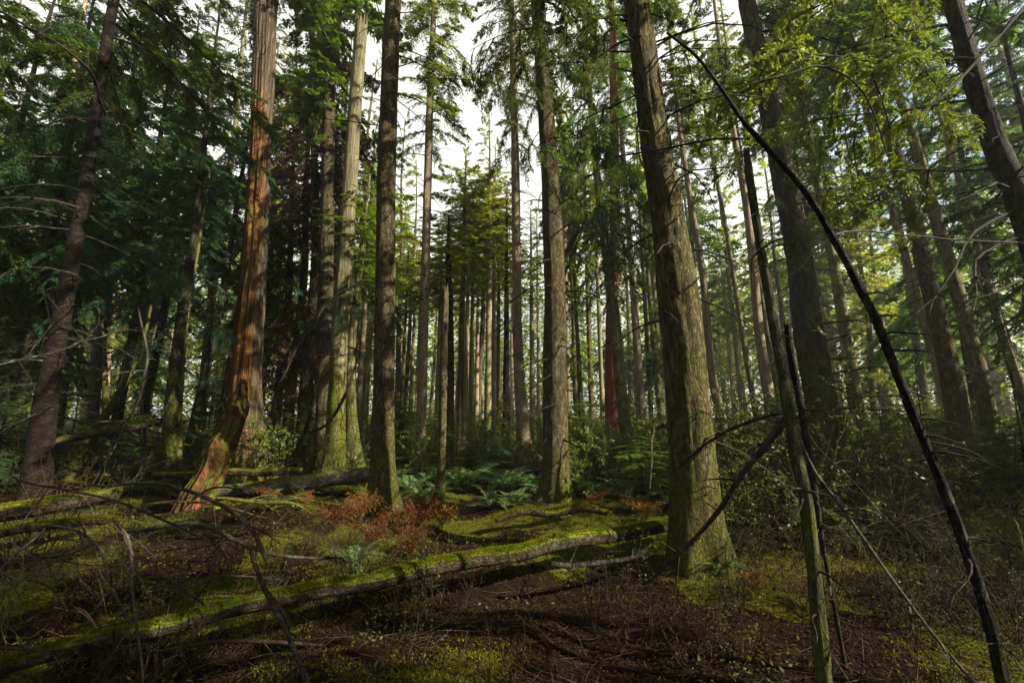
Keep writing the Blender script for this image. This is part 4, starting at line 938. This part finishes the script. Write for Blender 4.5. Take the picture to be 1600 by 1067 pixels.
def fern_at(px, py, s, label, group='sword ferns in the clearing', Y=None):
    g = ground(px, py) if Y is None else at(px, HORIZON, Y)
    put('sword_fern', FERN[rng.integers(4)], g[0], g[1], s * 1.45, label, 'fern', group)
for px, py, s, lab in ((640, 772, 1.0, 'sword fern just right of the dark straight conifer'), (668, 765, .9, 'sword fern touching the left side of the snapped young trunk'), (725, 765, 1.25, 'widest sword fern, just right of the snapped young trunk'),
                      (752, 758, 1.1, 'sword fern behind the widest one in the clearing'), (790, 770, 1.0, 'sword fern in front of the tall pale gap trunk'), (830, 765, .95, 'sword fern close to the left side of the straight brown conifer'),
                      (700, 752, .9, 'sword fern directly behind the snapped young trunk'), (662, 790, .75, 'small sword fern in front of the snapped young trunk'), (770, 798, .7, 'small upright sword fern left of the mossy hummock'),
                      (800, 792, .65, 'small sword fern at the left edge of the mossy hummock'), (590, 800, .42, 'tiny sword fern growing on the mossy foot of the dark straight conifer'), (612, 752, .8, 'sword fern behind the foot of the dark straight conifer'),
                      (920, 775, .8, 'sword fern right of the foot of the straight brown conifer'), (985, 780, .9, 'sword fern below the mossy leaning trunk'), (1030, 790, .8, 'sword fern left of the foot of the thick ridged conifer'),
                      (450, 775, .6, 'small fern in front of the grey log'), (425, 800, .6, 'small fern right of the bright moss chunk'), (215, 772, .8, 'fern behind the black arched bough on the left'), (555, 885, .5, 'small green fern poking from the rust bracken behind the long log'),
                      (1170, 800, .6, 'small fern beside the right of the thick ridged conifer'), (1120, 900, .5, 'little fern at the right foot of the thick ridged conifer'), (1270, 815, .6, 'fern by the left end of the thin mossy log'), (1480, 870, .6, 'fern in front of the thin mossy log behind the arched sapling'),
                      (960, 745, 1.0, 'fern behind the mossy leaning trunk base'), (1060, 765, .8, 'fern left behind the thick ridged conifer'), (1395, 800, .7, 'fern behind the thin mossy log near the arched sapling')):
    fern_at(px, py, s, lab)
for px, py, s, lab in ((520, 835, 0.66, 'leftmost rust-red bracken behind the long mossy log'), (560, 822, 0.70, 'rust bracken in front of the mossy foot of the dark straight conifer'), (610, 840, 0.70, 'rust bracken in the middle of its patch'),
                      (655, 838, 0.86, 'tall rust bracken plume rising towards the snapped young trunk'), (690, 828, 0.78, 'rust bracken at the right end of its patch'), (580, 862, 0.62, 'rust bracken close behind the long mossy log'), (640, 872, 0.55, 'low rust bracken touching the long mossy log'),
                      (420, 790, 0.47, 'rust bracken left of the grey log, beside the mossy bough'), (470, 800, 0.47, 'small rust bracken in front of the grey log'), (745, 915, 0.35, 'small rust fern hanging under the long mossy log'),
                      (935, 790, 0.55, 'brown bracken right of the mossy hummock'), (1010, 815, 0.55, 'brown bracken left of the foot of the thick ridged conifer'), (985, 800, 0.51, 'brown bracken behind the right end of the long mossy log'), (1270, 955, 0.39, 'reddish fern clump left of the near snapped mossy pole'), (1180, 930, 0.39, 'brown fern clump right of the thick ridged conifer')):
    g = ground(px, py); put('bracken', DEADF[rng.integers(3)], g[0], g[1], s, lab, 'bracken', 'dead bracken', sz=s * 1.45)

def shrub_mesh(name, leaf, wood, h, nst, seed, leaves=0, ll=.04, spread=.5, lvl=5, thin=.006):
    r = np.random.default_rng(seed); mb = MB(); LB = []; LD = []
    def grow(p, d, l, rad, lev):
        n = 6; P = [p]; dd = d.copy()
        for k in range(n - 1):
            dd = dd + r.normal(0, .17 + .05 * lev, 3) + np.array([0, 0, .05 if lev == 0 else -.02]); dd /= np.linalg.norm(dd); P.append(P[-1] + dd * l / (n - 1))
        P = np.array(P); u = np.linspace(0, 1, n)
        tube(mb, P, rad * (1 - .65 * u) + .0006, 4 if lev == 0 else 3, 1, cap=False)
        if lev < 2:
            for k in range(lvl if lev == 0 else 3):
                i = r.integers(1, n); a = dd * .4 + r.normal(0, .6, 3) + np.array([0, 0, .15]); a /= np.linalg.norm(a)
                grow(P[i], a, l * r.uniform(.3, .6), rad * .5, lev + 1)
        if leaves and lev >= 1:
            m = leaves if lev == 2 else leaves // 2
            uu = r.uniform(.15, 1, m); LB.append(np.stack([np.interp(uu, u, P[:, j]) for j in range(3)], 1))
            v_ = r.normal(0, 1, (m, 3)); v_[:, 2] *= .5; v_ += dd * .6; LD.append(v_ / np.linalg.norm(v_, axis=1, keepdims=True))
    for k in range(nst):
        a = r.uniform(0, 6.28); s = r.uniform(.05, spread)
        d = np.array([math.cos(a) * s, math.sin(a) * s, 1.]); d /= np.linalg.norm(d)
        grow(np.array([math.cos(a) * .08, math.sin(a) * .08, -.05]), d, h * r.uniform(.6, 1.1), thin * r.uniform(.7, 1.4), 0)
    if leaves:
        B = np.concatenate(LB); D_ = np.concatenate(LD); n_ = r.normal(0, .6, B.shape) + np.array([0, 0, 1.]); n_ /= np.linalg.norm(n_, axis=1, keepdims=True)
        s = r.uniform(.6, 1.3, len(B)); add_quads(mb, diamonds(B, D_, n_, ll * s, ll * .5 * s), 0)
    return mb.mesh(name, [leaf, wood], smooth=False)

SH_G = [shrub_mesh('leafy_shrub', M['leaf_shrub'], M['twig_brown'], 1.2, 9, 400 + i, 22, .055, .7) for i in range(3)]
SH_O = [shrub_mesh('leafy_shrub', M['leaf_olive'], M['twig_brown'], 1.3, 9, 410 + i, 16, .034, .7) for i in range(3)]
SH_B = [shrub_mesh('bare_shrub', M['leaf_olive'], M[m_], 1.3, 8, 420 + i, 0, .04, .8, 6, .007) for i, m_ in enumerate(('twig_brown', 'twig_moss', 'twig_dark', 'twig_brown'))]
SH_S = [shrub_mesh('bare_shrub', M['leaf_olive'], M[m_], .55, 6, 430 + i, n_, .03, .8, 5, .0035) for i, (m_, n_) in enumerate((('twig_dark', 0), ('twig_brown', 2), ('twig_brown', 0)))]
SZ = [(-9e9, 260, 'on the dim left side, around the reddish ringed trunk'), (260, 600, 'around the orange cedar and the pale snag'), (600, 870, 'in the bright middle, beyond the sword ferns'),
      (870, 1060, 'right of the straight brown conifer'), (1060, 1290, 'between the thick ridged conifer and the thick dark mossy trunk'), (1290, 9e9, 'on the dim right side, around the arched sapling')]
def zone(px): return [t for a, b, t in SZ if a <= px < b][0]
NEAR = [(q[0], q[1]) for q in TRUNKS]
def scatter(n, px0, px1, Y0, Y1, kinds, name, cat, word, s0, s1, p=1.0):
    k = 0; tr = 0
    while k < n and tr < n * 20:
        tr += 1
        px = rng.uniform(px0, px1); Y = Y0 + (Y1 - Y0) * rng.random() ** p; g = at(px, HORIZON, Y)
        if min((g[0] - a) ** 2 + (g[1] - b) ** 2 for a, b in NEAR) < .10: continue
        s = rng.uniform(s0, s1); z = zone(px)
        put(name, kinds[rng.integers(len(kinds))], g[0], g[1], s, '%s %s' % (word, z), cat, '%ss %s' % (name.replace('_', ' '), z), tilt=.12)
        k += 1
scatter(34, 580, 900, 12, 34, SH_G, 'leafy_shrub', 'shrub', 'green leafy shrub', .7, 1.5, 1.2)
scatter(36, 880, 1080, 9.5, 34, SH_G, 'leafy_shrub', 'shrub', 'green leafy shrub', .7, 1.5, 1.2)
scatter(24, 860, 1080, 8.5, 16, SH_O, 'leafy_shrub', 'shrub', 'olive leafy shrub', .6, 1.1)
scatter(24, -60, 600, 9, 24, SH_G, 'leafy_shrub', 'shrub', 'green leafy shrub', .5, 1.1)
scatter(18, -60, 600, 8, 18, SH_B, 'bare_shrub', 'shrub', 'leafless twiggy shrub', .8, 1.5)
scatter(64, 1080, 1680, 5.2, 26, SH_O, 'leafy_shrub', 'shrub', 'olive leafy shrub', .8, 1.6)
scatter(36, 1090, 1680, 8, 30, SH_G, 'leafy_shrub', 'shrub', 'green leafy shrub', .8, 1.6)
scatter(14, 640, 900, 13, 22, SH_B, 'bare_shrub', 'shrub', 'leafless twiggy shrub', 1.0, 1.6)
scatter(20, 1090, 1680, 3.4, 5.6, SH_B, 'bare_shrub', 'shrub', 'leafless twiggy shrub', .4, .75)
scatter(36, 1090, 1680, 7, 13, SH_B, 'bare_shrub', 'shrub', 'leafless twiggy shrub', .8, 1.4)
scatter(7, -60, 450, 3.2, 6.5, SH_B, 'bare_shrub', 'shrub', 'leafless twiggy shrub', .4, .8)
scatter(60, 40, 1650, 2.3, 5.5, SH_S, 'bare_shrub', 'shrub', 'small bare twiggy sprig', .6, 1.2)

# young conifers in the understorey
def young(px, Y, h, rad, kind, label, group='young conifers'):
    g = at(px, HORIZON, Y); o = empty('young_conifer', (g[0], g[1], tz(g[0], g[1])), label, 'young tree', group)
    t = link('trunk', TT['bark_dark'][0], o); t.scale = (h / 20 * 1.2, h / 20 * 1.2, h / 20)
    me, l0, r0 = CROWN[kind]; c = link('crown', me, o); c.location = (0, 0, .08 * h); c.scale = (rad / r0, rad / r0, h * .95 / l0); c.rotation_euler = (0, 0, rng.uniform(0, 6))
for a in ((768, 11.5, 1.7, .75, 'blue0', 'bluish bushy young conifer below the tall pale gap trunk'), (735, 13, 1.5, .7, 'blue1', 'low bluish young conifer left of the tall pale gap trunk'),
          (1000, 8.6, 1.5, .8, 'yel0', 'bright green young conifer between the mossy leaning trunk and the thick ridged conifer'), (1020, 10.5, 2.2, .9, 'mid0', 'taller young conifer behind the left side of the thick ridged conifer'),
          (912, 13, 2.0, .9, 'yel1', 'young conifer right of the straight brown conifer'), (885, 19, 4.0, 1.4, 'far0', 'young fir deep behind the straight brown conifer'), (590, 14, 3.0, 1.1, 'mid1', 'young conifer behind the dark straight conifer'),
          (630, 18, 3.2, 1.2, 'fard0', 'young conifer left behind the knotty pale conifer'), (1375, 9.5, 2.2, 1.0, 'mid2', 'young conifer in the shade behind the arched sapling'), (1440, 12, 3.0, 1.2, 'mid1', 'young conifer at the foot of the scarred brown trunk'),
          (1590, 8, 2.5, 1.1, 'mid0', 'young conifer at the right edge'), (1225, 13, 2.6, 1.0, 'fard1', 'young conifer behind the near snapped mossy pole'), (330, 13, 3.4, 1.3, 'blue2', 'young conifer between the slim dark hemlock and the orange cedar'),
          (225, 12, 3.0, 1.3, 'mid0', 'young conifer left of the slim dark hemlock'), (10, 9, 3.0, 1.3, 'blue0', 'young conifer at the left edge'), (120, 11, 2.6, 1.2, 'mid2', 'young conifer right of the reddish ringed trunk'), (455, 14, 2.8, 1.0, 'fard2', 'young conifer between the orange cedar and the pale snag')):
    young(*a)

# ------------------------------------------------------------------ what nobody could count
def polar(n, r0, r1, half=64):
    r = r0 * (r1 / r0) ** rng.random(n); a = np.radians(rng.uniform(-half, half, n)); return r * np.sin(a), r * np.cos(a), r
def stuff_quads(name, mats, n, r0, r1, size, keep, lift, tilt, aspect, up=False, mid=None, per=1):
    x, y, r = polar(n, r0, r1); k = keep(x, y) > rng.random(n); x, y, r = x[k], y[k], r[k]
    if per > 1:
        x = np.repeat(x, per) + rng.normal(0, .012, len(x) * per); y = np.repeat(y, per) + rng.normal(0, .012, len(y) * per); r = np.repeat(r, per)
    m = len(x); B = np.stack([x, y, terrain(x, y) + lift * rng.random(m)], 1)
    a = rng.uniform(0, 6.283, m); e = np.abs(rng.normal(0, tilt, m)) if not up else rng.uniform(.35, 1.35, m)
    D_ = np.stack([np.cos(a) * np.cos(e), np.sin(a) * np.cos(e), np.sin(e)], 1)
    n_ = np.array([0, 0, 1.]) + rng.normal(0, .45, (m, 3)); n_ /= np.linalg.norm(n_, axis=1, keepdims=True)
    s = rng.uniform(.5, 1.4, m) * size * (1 + r * .06)
    mb = MB(); add_quads(mb, diamonds(B, D_, n_, s, s * aspect), 0)
    tag(link(name, mb.mesh(name, mats, smooth=False)), kind='stuff')
stuff_quads('leaf_litter', [M['litter']], 250000, 1.0, 20, .022, lambda x, y: 1 - .6 * moss_mask(x, y), .014, .3, .36)
stuff_quads('moss', [M['moss']], 210000, 1.2, 20, .015, lambda x, y: moss_mask(x, y) * .95, .004, 1, .42, True, per=3)
stuff_quads('undergrowth', [M['leaf_olive']], 26000, 1.3, 16, .03, lambda x, y: np.clip(fbm(x * 1.3, y * 1.3, 0, 3, 71) * 2.2 + .15, 0, 1), .09, .4, .4)
def twigs():
    x, y, r = polar(5200, 1.2, 16); mb = MB()
    for k in range(len(x)):
        l = rng.uniform(.06, .35) * (1 + .04 * r[k]); a = rng.uniform(0, 6.28); u = np.linspace(0, 1, 4); b = rng.normal(0, .5)
        X = x[k] + l * np.cos(a + b * u) * u; Y = y[k] + l * np.sin(a + b * u) * u
        Z = terrain(X, Y) + .008 + abs(rng.normal(0, .05)) * u
        tube(mb, np.stack([X, Y, Z], 1), rng.uniform(.0012, .004) * (1 - .5 * u), 3, rng.integers(3), cap=False)
    tag(link('fallen_twigs', mb.mesh('fallen_twigs', [M['twig_dark'], M['twig_brown'], M['twig_grey']])), kind='stuff')
twigs()
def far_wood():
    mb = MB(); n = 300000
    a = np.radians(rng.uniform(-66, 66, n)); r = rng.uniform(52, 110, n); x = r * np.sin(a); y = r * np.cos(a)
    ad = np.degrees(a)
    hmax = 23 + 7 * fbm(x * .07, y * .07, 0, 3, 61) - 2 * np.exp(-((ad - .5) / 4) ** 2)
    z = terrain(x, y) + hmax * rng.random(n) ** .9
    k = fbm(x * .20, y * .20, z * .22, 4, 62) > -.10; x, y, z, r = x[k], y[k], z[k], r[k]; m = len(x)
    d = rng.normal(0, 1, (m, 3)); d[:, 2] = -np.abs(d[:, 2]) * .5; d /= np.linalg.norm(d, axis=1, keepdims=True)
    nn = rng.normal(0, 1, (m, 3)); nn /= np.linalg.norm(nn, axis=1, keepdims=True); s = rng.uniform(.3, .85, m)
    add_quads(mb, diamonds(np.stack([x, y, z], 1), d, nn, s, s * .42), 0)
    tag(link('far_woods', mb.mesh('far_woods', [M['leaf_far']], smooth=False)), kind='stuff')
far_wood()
# ------------------------------------------------------------------ air
def haze():
    mb = MB(); V = [(x, y, z) for x in (-90, 90) for y in (-14, 132) for z in (-2.5, 34)]
    mb.add(V, [(0, 1, 3, 2), (4, 6, 7, 5), (0, 4, 5, 1), (2, 3, 7, 6), (0, 2, 6, 4), (1, 5, 7, 3)])
    m, nt, N, L, out = new_mat('air')
    p = N('ShaderNodeVolumePrincipled'); p.inputs['Density'].default_value = HAZE; p.inputs['Color'].default_value = (.93, .97, .92, 1); p.inputs['Anisotropy'].default_value = .3
    L(p.outputs[0], out.inputs['Volume'])
    tag(link('haze', mb.mesh('haze', [m], smooth=False)), kind='stuff')
HAZE = .0009
haze()
# ------------------------------------------------------------------ light
AZ, EL = 112.0, 34.5          # sun: compass degrees clockwise from the view direction (+y), elevation
sd = bpy.data.lights.new('sun', 'SUN'); so = bpy.data.objects.new('sun', sd); COL.objects.link(so)
sd.energy = 5.0; sd.angle = R(.5); sd.color = (1, .91, .76)
v = Vector((math.sin(R(AZ)) * math.cos(R(EL)), math.cos(R(AZ)) * math.cos(R(EL)), math.sin(R(EL))))
so.rotation_euler = v.to_track_quat('Z', 'Y').to_euler(); so.location = (0, 0, 40)
w = bpy.data.worlds.new('World'); S.world = w; w.use_nodes = True
nt = w.node_tree; bgn = nt.nodes['Background']; sky = nt.nodes.new('ShaderNodeTexSky'); sky.sky_type = 'NISHITA'
sky.sun_disc = False; sky.sun_elevation = R(EL); sky.sun_rotation = R(AZ); sky.air_density = 1.0; sky.dust_density = 2.0; sky.ozone_density = 1.0
tcw = nt.nodes.new('ShaderNodeTexCoord'); cn = nt.nodes.new('ShaderNodeTexNoise'); cn.inputs['Scale'].default_value = 2.2; cn.inputs['Detail'].default_value = 6
nt.links.new(tcw.outputs['Generated'], cn.inputs['Vector'])
cr = nt.nodes.new('ShaderNodeValToRGB'); cr.color_ramp.elements[0].position = .30; cr.color_ramp.elements[1].position = .50; nt.links.new(cn.outputs[0], cr.inputs[0])
mxw = nt.nodes.new('ShaderNodeMix'); mxw.data_type = 'RGBA'; nt.links.new(cr.outputs[0], mxw.inputs[0]); nt.links.new(sky.outputs[0], mxw.inputs[6]); mxw.inputs[7].default_value = (4.2, 4.2, 3.85, 1)
nt.links.new(mxw.outputs[2], bgn.inputs[0]); bgn.inputs[1].default_value = .085
S.view_settings.view_transform = 'Standard'; S.view_settings.look = 'None'; S.view_settings.exposure = 1.7; S.view_settings.gamma = 1
S.cycles.use_denoising = True
S.cycles.max_bounces = 6; S.cycles.diffuse_bounces = 4; S.cycles.transmission_bounces = 4; S.cycles.glossy_bounces = 2
